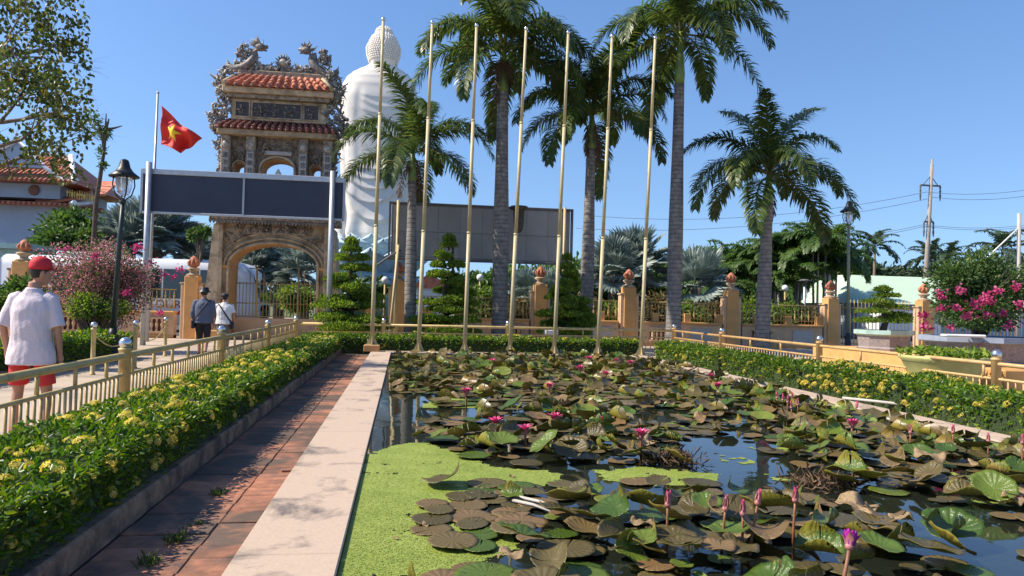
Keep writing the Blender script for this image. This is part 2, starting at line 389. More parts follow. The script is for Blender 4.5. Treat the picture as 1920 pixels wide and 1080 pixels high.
# brick path
path = thing('brick_path', None, None); path['kind'] = 'structure'
mb = MB(); mb.add([(-1.72,.4,.004),(-.86,.4,.004),(-.86,21.9,.004),(-1.72,21.9,.004)], [(0,1,2,3)])
mb.build('joint_bed', M['joint'], path)
bm_cache = {}
y = 1.9; row = 0
while y < 21.4:
    dl = .235
    splits = [-1.70, -1.16, -.865] if row % 2 == 0 else [-1.70, -1.165, -.865]
    for k in range(2):
        w_ = splits[k+1]-splits[k]-.007; key = (round(w_, 3))
        if key not in bm_cache:
            q = MB(); q.box(-w_/2, w_/2, -.1145, .1145, -.02, .012, 0, .005); bm_cache[key] = q.mesh('brick', M['terracotta'])
        o = ob('brick', bm_cache[key], path, ((splits[k]+splits[k+1])/2, y+dl/2+random.uniform(-.002,.002), .008+random.uniform(-.004,.004)))
        o.rotation_euler = (random.uniform(-.009,.009), random.uniform(-.007,.007), random.uniform(-.009,.009))
    y += dl; row += 1
# brick chip on the path
q = MB(); q.box(-.055,.055,-.025,.025,0,.022,0,.005)
p = on(540, 884, .02); o = q.build('brick_fragment', M['terracotta'], None, (p.x, p.y, .018), .15)
tag(o, 'small loose brick fragment lying on the terracotta path', 'brick')

# kerb of the left hedge bed
ker = thing('hedge_kerb', 'low weathered plaster kerb between the brick path and the left hedge', 'kerb', (0,0,0))
y = 1.0; i = 0
while y < 21.6:
    ln = random.uniform(2.2, 3.0); mb = MB(); mb.box(-1.84, -1.715+random.uniform(-.006,.006), y, min(y+ln, 21.8)-.006, 0, .17+random.uniform(-.008,.008), 0, .018)
    mb.build('kerb_block', M['kerb'], ker); y += ln
mb = MB(); mb.box(-2.78, -2.68, 1.0, 21.8, 0, .12, 0, .012); mb.build('back_kerb', M['kerb'], ker)
mb = MB(); mb.add([(-2.7,1,.1),(-1.8,1,.1),(-1.8,21.9,.1),(-2.7,21.9,.1)], [(0,1,2,3)]); mb.build('soil', M['soil'], ker)

# weeds growing in the joints
def weed(p, n, h, label):
    P = np.array([[p.x, p.y, .012]]) + np.c_[rng.normal(0,.025,n), rng.normal(0,.04,n), np.zeros(n)]
    D = np.c_[rng.normal(0,.5,n), rng.normal(0,.5,n), rng.uniform(.4,1.2,n)]
    o = leaves('weed_tuft', P, D, rng.uniform(.4,1,n)*h, .008, rng.random(n), M['grass'], kind=None)
    tag(o, label, 'weed', 'weeds in the path joints')
for px, py, n, h, lb in ((330,1018,60,.1,'grassy weed tuft in the path joint, nearest the camera'), (278,1058,60,.08,'grassy weed tuft at the very bottom of the brick path'), (412,930,45,.09,'small weed on the shadow edge of the path'),
                     (375,985,26,.06,'tiny weed between two larger tufts on the path')):
    weed(on(px, py, .012), n, h, lb)

# ------------------------------------------------------------------ duckweed film
def inpoly(x, y, poly):
    c = False; n = len(poly); j = n-1
    for i in range(n):
        xi, yi = poly[i]; xj, yj = poly[j]
        if (yi > y) != (yj > y) and x < (xj-xi)*(y-yi)/(yj-yi)+xi: c = not c
        j = i
    return c
WP = lambda pts: [(on(a, b_, WZ).x, on(a, b_, WZ).y) for a, b_ in pts]
DW = [WP([(640,1100),(700,848),(745,834),(800,828),(850,845),(905,868),(1000,880),(1050,890),(1062,905),(960,918),(880,932),(800,958),(850,985),(960,1000),(975,1030),(890,1060),(885,1100)]),
      WP([(1110,882),(1200,876),(1345,890),(1345,904),(1240,908),(1130,900)]),
      WP([(1400,722),(1480,735),(1570,751),(1700,787),(1925,843),(1925,858),(1770,822),(1600,785),(1470,752)])]
DW[0] = [(max(x_, PX0+.004) if x_ < PX0+.12 else x_, y_) for x_, y_ in DW[0]]
FAR = [WP([(740,672),(1200,680),(1260,700),(1180,720),(760,700)]), WP([(1050,735),(1350,720),(1420,745),(1080,760)]), WP([(800,745),(900,740),(900,765),(790,765)])]
DWY0, DWY1 = 2.5, on(705, 852, WZ).y
def dwmask(x, y):
    if mnoise.noise((x*5, y*5, 21))+.5*mnoise.noise((x*21, y*21, 4)) > .66: return False
    if x < PX0+.25 and DWY0 < y < DWY1: return True
    nz = mnoise.noise((x*3, y*3, 0))*.10 + mnoise.noise((x*13, y*13, 5))*.05
    for pl in DW:
        if inpoly(x+nz, y+nz*1.5, pl): return True
    for pl in FAR:
        if inpoly(x, y, pl) and mnoise.noise((x*2.2, y*1.3, 9)) + .4*mnoise.noise((x*11, y*11, 3)) > .0: return True
    # loose rafts in the channel
    a = mnoise.noise((x*1.7+4, y*1.7, 2)) + .5*mnoise.noise((x*9, y*9, 7))
    return a > .60 and x > 1.5
st = .016; V = []; Q = []; vid = {}
edge = []
y = 3.0
ys = []
while y < 20.5: ys.append(y); y += max(st, y*.0042)
for iy in range(len(ys)-1):
    y0, y1 = ys[iy], ys[iy+1]; sx = max(st, y0*.0036)
    lim = 6.6
    x = PX0+.003
    while x < lim:
        if dwmask(x+sx/2, (y0+y1)/2):
            o_ = len(V); z = WZ+.003
            V += [(x,y0,z),(x+sx,y0,z),(x+sx,y1,z),(x,y1,z)]; Q.append((o_,o_+1,o_+2,o_+3))
        x += sx
m, t, b = nodes('duckweed'); vo = N(t, 'ShaderNodeTexVoronoi'); vo.inputs['Scale'].default_value = 130
tc = N(t, 'ShaderNodeTexCoord', name='TC'); t.links.new(tc.outputs['Object'], vo.inputs['Vector'])
n1 = noisetex(t, 3.5, 8); ad = N(t, 'ShaderNodeMath', operation='MULTIPLY_ADD'); ad.inputs[1].default_value = .5; ad.inputs[2].default_value = -.08
sep = N(t, 'ShaderNodeSeparateColor'); t.links.new(vo.outputs['Color'], sep.inputs[0]); t.links.new(sep.outputs[0], ad.inputs[0])
ad2 = N(t, 'ShaderNodeMath', operation='ADD'); t.links.new(ad.outputs[0], ad2.inputs[0]); 
mm = N(t, 'ShaderNodeMath', operation='MULTIPLY'); mm.inputs[1].default_value = .75; t.links.new(n1.outputs['Fac'], mm.inputs[0]); t.links.new(mm.outputs[0], ad2.inputs[1])
cr = ramp(t, [(.12,(.09,.13,.015)),(.42,(.18,.24,.03)),(.6,(.225,.28,.045)),(.9,(.31,.35,.08))]); t.links.new(ad2.outputs[0], cr.inputs[0]); t.links.new(cr.outputs[0], b.inputs['Base Color'])
bp = N(t, 'ShaderNodeBump'); bp.inputs['Strength'].default_value = .5; bp.inputs['Distance'].default_value = .004
t.links.new(vo.outputs['Distance'], bp.inputs['Height']); t.links.new(bp.outputs[0], b.inputs['Normal']); b.inputs['Roughness'].default_value = .6
M['duckweed'] = m
M['duck_leaf'] = leafmat('duckweed_leaf', [(0,(.14,.19,.025)),(.5,(.23,.29,.045)),(1,(.34,.40,.09))], .5, .15)
me = fastmesh('duckweed', V, Q, M['duckweed']); dw = ob('duckweed', me)
tag(dw, 'bright green film of duckweed covering the near left corner of the pond', 'duckweed', kind='stuff')
# single floating fronds on and around the film
cen = np.array([[sum(V[q[k]][0] for k in range(4))/4, sum(V[q[k]][1] for k in range(4))/4] for q in Q])
pick = cen[rng.integers(0, len(cen), 34000)] + rng.normal(0, .018, (34000, 2))
pick = pick[(pick[:,0] > PX0+.01) & (pick[:,0] < PX1-.01)]
n = len(pick); rr = rng.uniform(.0025,.0055,n); az_ = rng.uniform(0, 2*PI, n); tl = rng.normal(0,.0012,(n,5))
V = np.zeros((n,4,3)); 
for k in range(4):
    V[:,k,0] = pick[:,0]+rr*np.cos(az_+k*PI/2); V[:,k,1] = pick[:,1]+rr*np.sin(az_+k*PI/2); V[:,k,2] = WZ+.0055+np.abs(tl[:,k])
me = fastmesh('duckweed_frond', V.reshape(-1,3), np.arange(n*4).reshape(-1,4), M['duck_leaf'], np.repeat(rng.random(n),4))
o = ob('duckweed_frond', me, dw); o['kind'] = 'stuff'
# ------------------------------------------------------------------ hedges
def floret_cluster(name, r, n, seed):
    rs = np.random.default_rng(seed); V = []; Q = []; var = []
    for i in range(n):
        d = unit(rs.normal(size=3)); d[2] = abs(d[2])*.8+.1; d = unit(d); p = d*r*np.array([1,1,.62])*rs.uniform(.8,1.05)
        a = unit(np.cross(d, rs.normal(size=3))); b_ = np.cross(d, a); s = r*rs.uniform(.26,.36); v = rs.random()
        for k in range(4):
            q = k*PI/2; e = a*cos(q)+b_*sin(q); f = a*cos(q+PI/2)+b_*sin(q+PI/2)
            o_ = len(V); V += [p, p+e*s*.55+f*s*.28+d*s*.15, p+e*s+d*s*.05, p+e*s*.55-f*s*.28+d*s*.15]
            Q.append((o_,o_+1,o_+2,o_+3)); var += [v]*4
    return fastmesh(name, V, Q, M['yellow'], var)
CL = [floret_cluster('flower_cluster', .05, 26, s) for s in range(4)]
def hedge(label, seg, z0, z1, n_of, size_of, clusters, group=None, core=True, lump=.05):
    """seg: list of (x,y,halfwidth) along the hedge centre line"""
    root = thing('hedge', label, 'hedge', (0,0,0), 0, group)
    pts = [np.array(s[:2]) for s in seg]; hw = [s[2] for s in seg]
    P = []; D = []; Lz = []; W_ = []; var = []; H = []
    topz = lambda x, y: z1 + lump*mnoise.noise((x*1.3, y*1.3, 1)) + lump*.7*mnoise.noise((x*4, y*4, 4))
    for i in range(len(pts)-1):
        a, b_ = pts[i], pts[i+1]; dv = b_-a; ln = np.linalg.norm(dv); dv = dv/ln; nv = np.array([dv[1], -dv[0]])
        steps = max(1, int(ln/.5))
        for s in range(steps):
            f0 = (s+.5)/steps; c0 = a+dv*ln*f0; dist = math.hypot(c0[0], c0[1]); n = int(n_of(dist)*ln/steps); sz = size_of(dist)
            for _ in range(n):
                f = (s+random.random())/steps; c = a+dv*ln*f; h = hw[i]*(1-f)+hw[i+1]*f
                u = random.random(); zt = topz(*(c))
                bul = h*(1+.10*mnoise.noise((c[0]*2.2, c[1]*2.2, 8)))
                if u < .5:
                    o_ = random.uniform(-1,1); q = c+nv*o_*bul; z = topz(q[0],q[1])-abs(o_)**4*.05-abs(random.gauss(0,.03)); nn = np.array([nv[0]*o_*.5, nv[1]*o_*.5, 1])
                else:
                    sd = random.choice((-1,1)); zz = random.random()**.8; z = z0+(zt-z0)*zz
                    q = c+nv*sd*(bul*(1-.12*(1-zz))+random.gauss(0,.025)-.01); nn = np.array([nv[0]*sd, nv[1]*sd, .35])
                P.append((q[0],q[1],z)); d = nn*.42+np.array([random.gauss(0,.6),random.gauss(0,.6),random.gauss(0,.42)])
                D.append(d); Lz.append(sz*random.uniform(.7,1.25)); 
                v = random.random()*.6+.16+ (.35 if random.random() < .10+.22*max(0, mnoise.noise((c[0]*.9, c[1]*.9, 3))) else 0); var.append(v); H.append(nn)
    P = np.array(P); Lz = np.array(Lz)
    leaves('foliage', P, D, Lz, Lz*.48, var, M['ixora'], .2, parent=root)
    mb = MB()
    for i in range(len(pts)-1):
        a, b_ = pts[i], pts[i+1]; dv = b_-a; ln = np.linalg.norm(dv); dv = dv/ln; nv = np.array([dv[1], -dv[0]]); k = .90
        V = []
        for c, h in ((a, hw[i]), (b_, hw[i+1])):
            for sd, zz in ((-1,z0-.08),(1,z0-.08),(1,z1-.075),(-1,z1-.075)):
                q = c+nv*sd*h*k; V.append((q[0],q[1],zz))
        mb.add(V, [(0,1,2,3),(7,6,5,4),(0,4,5,1),(1,5,6,2),(2,6,7,3),(3,7,4,0)])
    mb.build('inner_twigs', M['ixora_core'], root)
    # flower clusters
    for (i, f, o_, up_, sc_) in clusters:
        a, b_ = pts[i], pts[i+1]; dv = b_-a; ln = np.linalg.norm(dv); dv = dv/ln; nv = np.array([dv[1], -dv[0]]); c = a+dv*ln*f; h = hw[i]*(1-f)+hw[i+1]*f
        if up_ >= 1:
            q = c+nv*o_*h; loc = (q[0],q[1],topz(q[0],q[1])+random.uniform(-.01,.025)); rot = (random.uniform(-.4,.4), random.uniform(-.4,.4), random.uniform(0,6))
        else:
            q = c+nv*(1 if o_ > 0 else -1)*h*1.06; loc = (q[0],q[1],z0+(z1-z0)*up_*.95); a_ = math.atan2(nv[1]*o_, nv[0]*o_)
            rot = (0, R(60), a_)
        k = ob('flower_cluster', random.choice(CL), root, loc); k.rotation_euler = rot; k.scale = (sc_,)*3
    return root
def clus(n, i, side, fn, f0=0, f1=1, top=.75):
    out = []; g = 0
    while len(out) < n and g < n*40:
        g += 1; f = random.uniform(f0, f1)
        if random.random() > fn(f): continue
        if random.random() < top: out.append((i, f, random.uniform(-.9,.9), 1, random.uniform(.6,1.35)))
        else: out.append((i, f, side, random.uniform(.25,.92), random.uniform(.6,1.1)))
    return out
dens = lambda d: min(2600, 12500/max(d-.5, 3)) * 1.1
size = lambda d: .045+.0022*max(0, d-4)
# left hedge beside the brick path (x -1.8 .. -2.65)
fl = lambda f: .25+.75*math.exp(-((f-.42)/.18)**2)
hedge('clipped green hedge dotted with yellow ixora flowers along the brick path', [(-2.19,1.6,.43),(-2.18,12,.43),(-2.16,21.6,.43)], .15, .56,
      lambda d: dens(d), size, clus(165, 0, 1, lambda f: .3+.7*min(1, f*1.3), .1, 1) + clus(125, 1, 1, lambda f: 1-.5*f, 0, .9), lump=.07)
# far hedge behind the flagpoles
hedge('low clipped hedge behind the row of flagpoles at the far end of the pond', [(-2.3,22.3,.4),(3.0,22.35,.38),(7.2,22.3,.38)], .1, .52,
      lambda d: 760, lambda d: .085, clus(70, 1, -1, lambda f: 1, 0, 1, .8)+clus(10, 0, 1, lambda f: .5, 0, 1), lump=.10)
# right hedge, in four clumps along the coping
hr = [((7.68,20.9,.42),(7.74,16.7,.42), 40, 'far clump of the right hedge nearest the last flagpole, with gap before the next'),
      ((7.76,16.5,.42),(7.8,13.2,.42), 20, 'second hedge clump along the right coping, mostly plain green'),
      ((7.8,13.05,.44),(7.84,10.3,.44), 110, 'right hedge clump thick with yellow flowers beside the white pipe'),
      ((7.84,10.2,.44),(7.92,5.2,.44), 50, 'nearest hedge clump at the right edge of the pond')]
for a, b_, nc, lb in hr:
    hedge(lb, [a, b_], .05, .53, lambda d: 1150, lambda d: .058+.001*d, clus(nc, 0, 1, lambda f: 1-.4*f, 0, 1, .5), 'hedge clumps along the right side of the pond', lump=.10)
# white pipe lying along the right coping
a = on(1580, 746, CZ+.03); b_ = on(1728, 762, CZ+.03)
o = MB().tube([a, (a+b_)/2+Vector((.02,0,0)), b_], .022, 10).build('pipe', M['plaque'])
tag(o, 'white plastic pipe lying on the right coping by the hedge', 'pipe')
# small hedge on the far side of the left walkway
hedge('low hedge with chain posts on the far side of the left walkway', [(-7.45,12.2,.6),(-7.1,19.6,.6)], .12, .62, lambda d: 800, lambda d: .085,
      clus(30, 0, 1, lambda f: 1, 0, 1, .9), lump=.09)
k2 = thing('planter_kerb', 'low plaster kerb around the hedge beyond the walkway', 'kerb')
mb = MB(); mb.box(-6.85,-6.74,12,20.2,0,.16,0,.015); mb.build('kerb_block', M['kerb'], k2)
mb = MB(); mb.box(-8.3,-6.85,20.08,20.2,0,.16,0,.015); mb.build('kerb_block', M['kerb'], k2)
mb = MB(); mb.add([(-8.3,12,.12),(-6.86,12,.12),(-6.86,20.1,.12),(-8.3,20.1,.12)], [(0,1,2,3)]); mb.build('soil', M['soil'], k2)

# ------------------------------------------------------------------ railings
def railing(label, pts, posts, group, m_, tr=.042, br=.016, mid=.8, bal=.125, end_posts=True, ball_r=.075):
    """pts: list of 2-D corner points; posts: list of 2-D points"""
    root = thing('railing', label, 'railing', (0,0,0), 0, group)
    zt, zl, zb = .78, .55, .12
    post = MB(); post.lathe([(.07,0),(.07,.84),(.078,.845),(.078,.87),(.05,.875)], n=16); pm = post.mesh('post', m_)
    bl = MB(); bl.ball((0,0,.93), ball_r, 14, 10); bl.lathe([(.05,.872),(.03,.88),(.03,.9)], n=12); bmh = bl.mesh('ball_cap', M['steel'])
    for q in posts:
        p_ = ob('post', pm, root, (q[0], q[1], 0)); ob('ball_cap', bmh, p_)
    bb = MB(); bb.tube([(0,0,zb),(0,0,zl)], br, 6); bme = bb.mesh('baluster', m_)
    ub = MB(); ub.tube([(0,0,zl),(0,0,zt)], .022, 8); ume = ub.mesh('upright', m_)
    cnt = 0
    for i in range(len(pts)-1):
        a = Vector((*pts[i],0)); b_ = Vector((*pts[i+1],0)); d = b_-a; ln = d.length; d.normalize()
        MB().tube([a+Vector((0,0,zt)), b_+Vector((0,0,zt))], tr, 12).build('top_rail', m_, root)
        MB().tube([a+Vector((0,0,zl)), b_+Vector((0,0,zl))], .022, 8).build('lower_rail', m_, root)
        MB().tube([a+Vector((0,0,zb)), b_+Vector((0,0,zb))], .018, 8).build('bottom_rail', m_, root)
        n = int(ln/bal)
        for k in range(n):
            c = a+d*((k+.5)*ln/n)
            if min(math.hypot(c.x-q[0], c.y-q[1]) for q in posts) < .1: continue
            ob('baluster', bme, root, c)
        n = int(ln/mid)
        for k in range(n):
            c = a+d*((k+.5)*ln/n)
            if min(math.hypot(c.x-q[0], c.y-q[1]) for q in posts) < .2: continue
            ob('upright', ume, root, c)
    return root
LX = -3.32
railing('ochre pipe railing along the left hedge and walkway', [(LX,4.6),(LX,24.2)], [(LX,4.7),(LX,9.65),(LX,14.5),(LX,19.3),(LX,24.2)], 'pond railings', M['rail'])
railing('ochre pipe railing behind the flagpoles at the far end of the pond', [(LX+.1,24.2),(8.98,24.2)], [(-.6,24.2),(3.4,24.2)], 'pond railings', M['rail'], bal=.16, mid=1.2)
railing('orange ochre pipe railing along the right side of the pond', [(9.08,24.2),(9.08,5)], [(9.08,24.2),(9.08,20.4),(9.08,15.3),(9.08,10.35),(9.08,5.4)], 'pond railings', M['rail_or'], tr=.033, br=.011, bal=.14, mid=1.6)
# chain posts in front of the far-left hedge
ci = 0
cps = [on(173, 703, 0), on(252, 690, 0), on(309, 668, 0)]
cl_ = ['gold chain post with steel ball, left one in front of the walkway hedge', 'gold chain post with steel ball behind the big railing post', 'gold chain post with steel ball nearest the two walkers']
for p_, lb in zip(cps, cl_):
    r_ = thing('chain_post', lb, 'post', (p_.x,p_.y,0), 0, 'chain posts by the walkway')
    MB().lathe([(.055,0),(.055,.02),(.042,.03),(.042,.84),(.055,.85),(.055,.88)], n=12).build('shaft', M['rail'], r_)
    MB().ball((0,0,.94), .062, 12, 8).build('ball_cap', M['steel'], r_)
for i in range(2):
    a, b_ = cps[i]+Vector((0,0,.78)), cps[i+1]+Vector((0,0,.78))
    pts = [a.lerp(b_, k/14)-Vector((0,0,.28*(1-(2*k/14-1)**2))) for k in range(15)]
    o = MB().tube(pts, .012, 6).build('chain', M['rail']); tag(o, ['sagging gold chain between the two left posts', 'sagging gold chain leading to the post nearest the walkers'][i], 'chain', 'chains by the walkway')

# ------------------------------------------------------------------ flagpoles
tops = [(719,30),(811,36),(894,42),(987,48),(1066,55),(1148,62),(1229,65)]
bases = [(700,656),(790,660),(878,662),(972,662),(1050,664),(1134,666),(1212,668)]
names = ['first from the left, on an orange block', 'second from the left', 'third from the left', 'fourth from the left, beside the thickest palm trunk', 'fifth from the left, by the billboard end', 'sixth from the left, left of the tall palm', 'last on the right, by the right hedge']
for i in range(7):
    bx = -.84+i*1.305; by = 21.36; h_ = at(tops[i][0], tops[i][1], by).z
    b0 = CZ if i else .3
    tpx = at(tops[i][0], tops[i][1], by).x
    root = thing('flagpole', 'tall bare pale gold flagpole, '+names[i], 'flagpole', (bx,by,b0), 0, 'row of bare flagpoles')
    H_ = h_-b0; lx = (tpx-bx)
    P = lambda f: (lx*f, 0, H_*f)
    MB().tube([P(0),P(.36)], [.060,.058], 14).tube([P(.36),P(.7)], [.052,.050], 14).tube([P(.7),P(.985)], [.044,.040], 12).build('shaft', M['pole'], root)
    MB().lathe([(.064,-.03),(.064,.03)], P(.36), 14).lathe([(.055,-.03),(.055,.03)], P(.7), 14).build('joint_collar', M['pole'], root)
    q = MB(); q.ball(P(.99), .062, 12, 8); q.build('ball_cap', M['steel'], root)
    q = MB(); q.box(-.17,.17,-.17,.17,0,.016); q.build('base_plate', M['pole'], root)
    for k in range(4):
        g = MB(); a_ = k*PI/2; Mt = Matrix.Rotation(a_, 4, 'Z')
        g.prism([(.06,.016),(.16,.016),(.06,.24)], -.008, .008, 0, Mt); g.build('gusset', M['pole'], root)
q = MB(); q.box(-1.06,-.62,21.14,21.58,.125,.3,0,.01); tag(q.build('pole_block', M['orange']), 'orange plaster block under the first flagpole', 'block')
# ------------------------------------------------------------------ water lilies
def padmat(name, stops, rough, src='obj', under=False):
    m, t, b = nodes(name); L = t.links
    if src == 'obj': v = N(t, 'ShaderNodeObjectInfo').outputs['Random']
    else: v = N(t, 'ShaderNodeAttribute', attribute_name='var').outputs['Fac']
    n1 = noisetex(t, 5 if src == 'obj' else 12, 6); ad = N(t, 'ShaderNodeMath', operation='MULTIPLY_ADD'); ad.inputs[1].default_value = .5
    L.new(n1.outputs['Fac'], ad.inputs[0]); 
    sb = N(t, 'ShaderNodeMath', operation='MULTIPLY_ADD'); sb.inputs[1].default_value = .75; sb.inputs[2].default_value = -.12; L.new(v, sb.inputs[0]); L.new(sb.outputs[0], ad.inputs[2])
    cr = ramp(t, stops); L.new(ad.outputs[0], cr.inputs[0]); out = cr.outputs[0]
    if src == 'obj':
        tc = t.nodes['TC']; sp = N(t, 'ShaderNodeSeparateXYZ'); L.new(tc.outputs['Object'], sp.inputs[0])
        an = N(t, 'ShaderNodeMath', operation='ARCTAN2'); L.new(sp.outputs[1], an.inputs[0]); L.new(sp.outputs[0], an.inputs[1])
        k = N(t, 'ShaderNodeMath', operation='MULTIPLY'); k.inputs[1].default_value = 9; L.new(an.outputs[0], k.inputs[0])
        s_ = N(t, 'ShaderNodeMath', operation='SINE'); L.new(k.outputs[0], s_.inputs[0])
        ab = N(t, 'ShaderNodeMath', operation='ABSOLUTE'); L.new(s_.outputs[0], ab.inputs[0])
        vr = ramp(t, [(0, (1,1,1)), (.10, (0,0,0))]); L.new(ab.outputs[0], vr.inputs[0])
        mx = N(t, 'ShaderNodeMix', data_type='RGBA'); mf = N(t, 'ShaderNodeMath', operation='MULTIPLY'); mf.inputs[1].default_value = .10
        L.new(vr.outputs[0], mf.inputs[0]); L.new(mf.outputs[0], mx.inputs['Factor']); L.new(out, mx.inputs['A'])
        mx.inputs['B'].default_value = (*mul(stops[-1][1], 1.5), 1); out = mx.outputs['Result']
        bp = N(t, 'ShaderNodeBump'); bp.inputs['Strength'].default_value = .18; bp.inputs['Distance'].default_value = .04
        L.new(ab.outputs[0], bp.inputs['Height']); 
        n4 = noisetex(t, 14, 4); bp2 = N(t, 'ShaderNodeBump'); bp2.inputs['Strength'].default_value = .25; bp2.inputs['Distance'].default_value = .04
        L.new(n4.outputs['Fac'], bp2.inputs['Height']); L.new(bp.outputs[0], bp2.inputs['Normal']); L.new(bp2.outputs[0], b.inputs['Normal'])
    L.new(out, b.inputs['Base Color']); b.inputs['Roughness'].default_value = rough; b.inputs['Specular IOR Level'].default_value = .42
    tr = N(t, 'ShaderNodeBsdfTranslucent'); ms = N(t, 'ShaderNodeMixShader'); ms.inputs[0].default_value = .12
    L.new(out, tr.inputs['Color']); L.new(b.outputs[0], ms.inputs[1]); L.new(tr.outputs[0], ms.inputs[2]); L.new(ms.outputs[0], t.nodes['Material Output'].inputs['Surface'])
    return m
BR = [(.15,(.075,.060,.022)),(.5,(.125,.098,.035)),(.8,(.175,.115,.05)),(1,(.24,.13,.06))]
GR = [(.15,(.045,.085,.014)),(.5,(.085,.135,.02)),(.8,(.12,.16,.024)),(1,(.22,.22,.03))]
UN = [(.15,(.14,.13,.018)),(.6,(.25,.22,.025)),(1,(.30,.17,.05))]
M['pad_bronze'] = padmat('pad_bronze', BR, .30); M['pad_green'] = padmat('pad_green', GR, .24); M['pad_under'] = padmat('pad_under', UN, .45)
M['pad_bronze_far'] = padmat('pad_bronze_far', BR, .36, 'attr'); M['pad_green_far'] = padmat('pad_green_far', GR, .33, 'attr')
M['pad_under_far'] = padmat('pad_under_far', UN, .45, 'attr')
M['pad_dry'] = mat('pad_dry', (.22,.15,.08), .7, .4, 9, .4, 20)

def pad_geo(kind, seed, nr=5, ns=34):
    rs = random.Random(seed); ph = rs.uniform(0, 6.28); V = []; 
    gap = rs.uniform(.03,.11); h = rs.uniform(.18,.42); kb = rs.uniform(1.1,2.2); off = rs.uniform(-.3,.3); el_ = rs.uniform(.86,1)
    ser = .018
    for i in range(nr+1):
        r = (i/nr)**.8
        for j in range(ns+1):
            th = gap + (2*PI-2*gap)*j/ns
            rr = r*(1+ (ser*(1 if j % 2 else -1) if i == nr else 0) + .04*sin(2*th+ph)*r)
            x, y = rr*cos(th), rr*sin(th)*el_
            z = .018*sin(3*th+ph)*r*r + .03*mnoise.noise((x*2.5+seed, y*2.5, seed))*r
            if kind == 'flat': z += .035*r**6*(.5+.5*sin(2*th+ph)) + .008*mnoise.noise((x*7, y*7, seed))
            elif kind == 'cup': z += h*r**2.2*(.65+.35*cos(th-ph)) + .05*sin(5*th+ph)*r**3
            elif kind == 'fold':
                a = (x-off); k_ = kb
                x, z2 = off+sin(k_*a)/k_, (1-cos(k_*a))/k_; z = z*.6+z2 + .05*sin(4*th+ph)*r**3
            elif kind == 'half':
                a = max(0, x-off); z += .10*sin(4*th+ph)*r**3
                if a > 0: x, z = off+sin(kb*a)/kb, z+(1-cos(kb*a))/kb
            elif kind == 'dry':
                z += .28*mnoise.noise((x*1.8, y*1.8, seed))+.22*r**2*sin(3*th+ph); x *= .8; y *= .75
            V.append((x, y, z))
    Fs = []
    m_ = ns+1
    for i in range(nr):
        for j in range(ns): Fs.append((i*m_+j, (i+1)*m_+j, (i+1)*m_+j+1, i*m_+j+1))
    return V, Fs
def pad_mesh(kind, seed, top, nr=5, ns=34):
    V, Fs = pad_geo(kind, seed, nr, ns); mb = MB(); mb.add(V, Fs, 0, True)
    mb.add([(x, y, z-.012) for x, y, z in V], [tuple(reversed(f)) for f in Fs], 1, True)
    # rim
    m_ = ns+1; o_ = nr*m_; n = len(V)
    mb.f += [(o_+j, o_+j+n, o_+j+1+n, o_+j+1) for j in range(ns)]; mb.m += [1]*ns; mb.s += [True]*ns
    return mb.mesh('lily_pad', [top, M['pad_under']])
PM = {}
for kd, cnt in (('flat',5),('cup',5),('fold',3),('half',4),('dry',3)):
    for c, mt in (('bronze', M['pad_bronze']), ('green', M['pad_green'])):
        PM[(kd,c)] = [pad_mesh(kd, 10*k+len(kd)*7+(3 if c == 'green' else 0), mt if kd != 'dry' else M['pad_dry']) for k in range(cnt)]
def pp(poly, p): return inpoly(p[0], p[1], poly)
OPEN = [[(700,745),(735,735),(785,745),(800,775),(770,800),(760,840),(690,840)],
        [(1285,835),(1330,820),(1440,830),(1425,850),(1500,885),(1470,905),(1560,925),(1700,945),(1925,985),(1925,1090),(1850,1090),(1835,1020),(1700,985),(1600,950),(1480,925),(1380,905),(1290,870)],
        [(1050,872),(1135,872),(1135,905),(1230,925),(1300,960),(1200,955),(1100,910),(1050,905)],
        [(1195,768),(1262,768),(1262,792),(1195,792)], [(800,770),(900,765),(905,780),(800,785)], [(960,800),(985,800),(985,815),(960,815)]]
CLUMP = [([(890,1100),(905,1020),(975,985),(1060,955),(1160,940),(1250,962),(1500,985),(1640,1000),(1830,1015),(1850,1100)], .6, .14),
         ([(1380,860),(1500,800),(1560,765),(1700,795),(1925,850),(1925,975),(1700,935),(1560,905)], .65, .12),
         ([(820,812),(900,768),(1130,765),(1260,808),(1250,870),(1000,880),(840,852)], .55, .10),
         ([(1150,772),(1300,735),(1480,738),(1600,772),(1500,802),(1330,802)], .55, .12),
         ([(795,962),(870,922),(1000,900),(1140,920),(1260,965),(1000,995),(870,990)], .15, .03),
         ([(740,662),(1380,662),(1480,735),(740,745)], .38, .09)]
pads = []; cell = {}
def free(x, y, r, k):
    for i in range(-1, 2):
        for j in range(-1, 2):
            for (a, b_, c) in cell.get((int(x//.6)+i, int(y//.6)+j), ()):
                if math.hypot(x-a, y-b_) < k*(r+c): return False
    return True
tries = 0
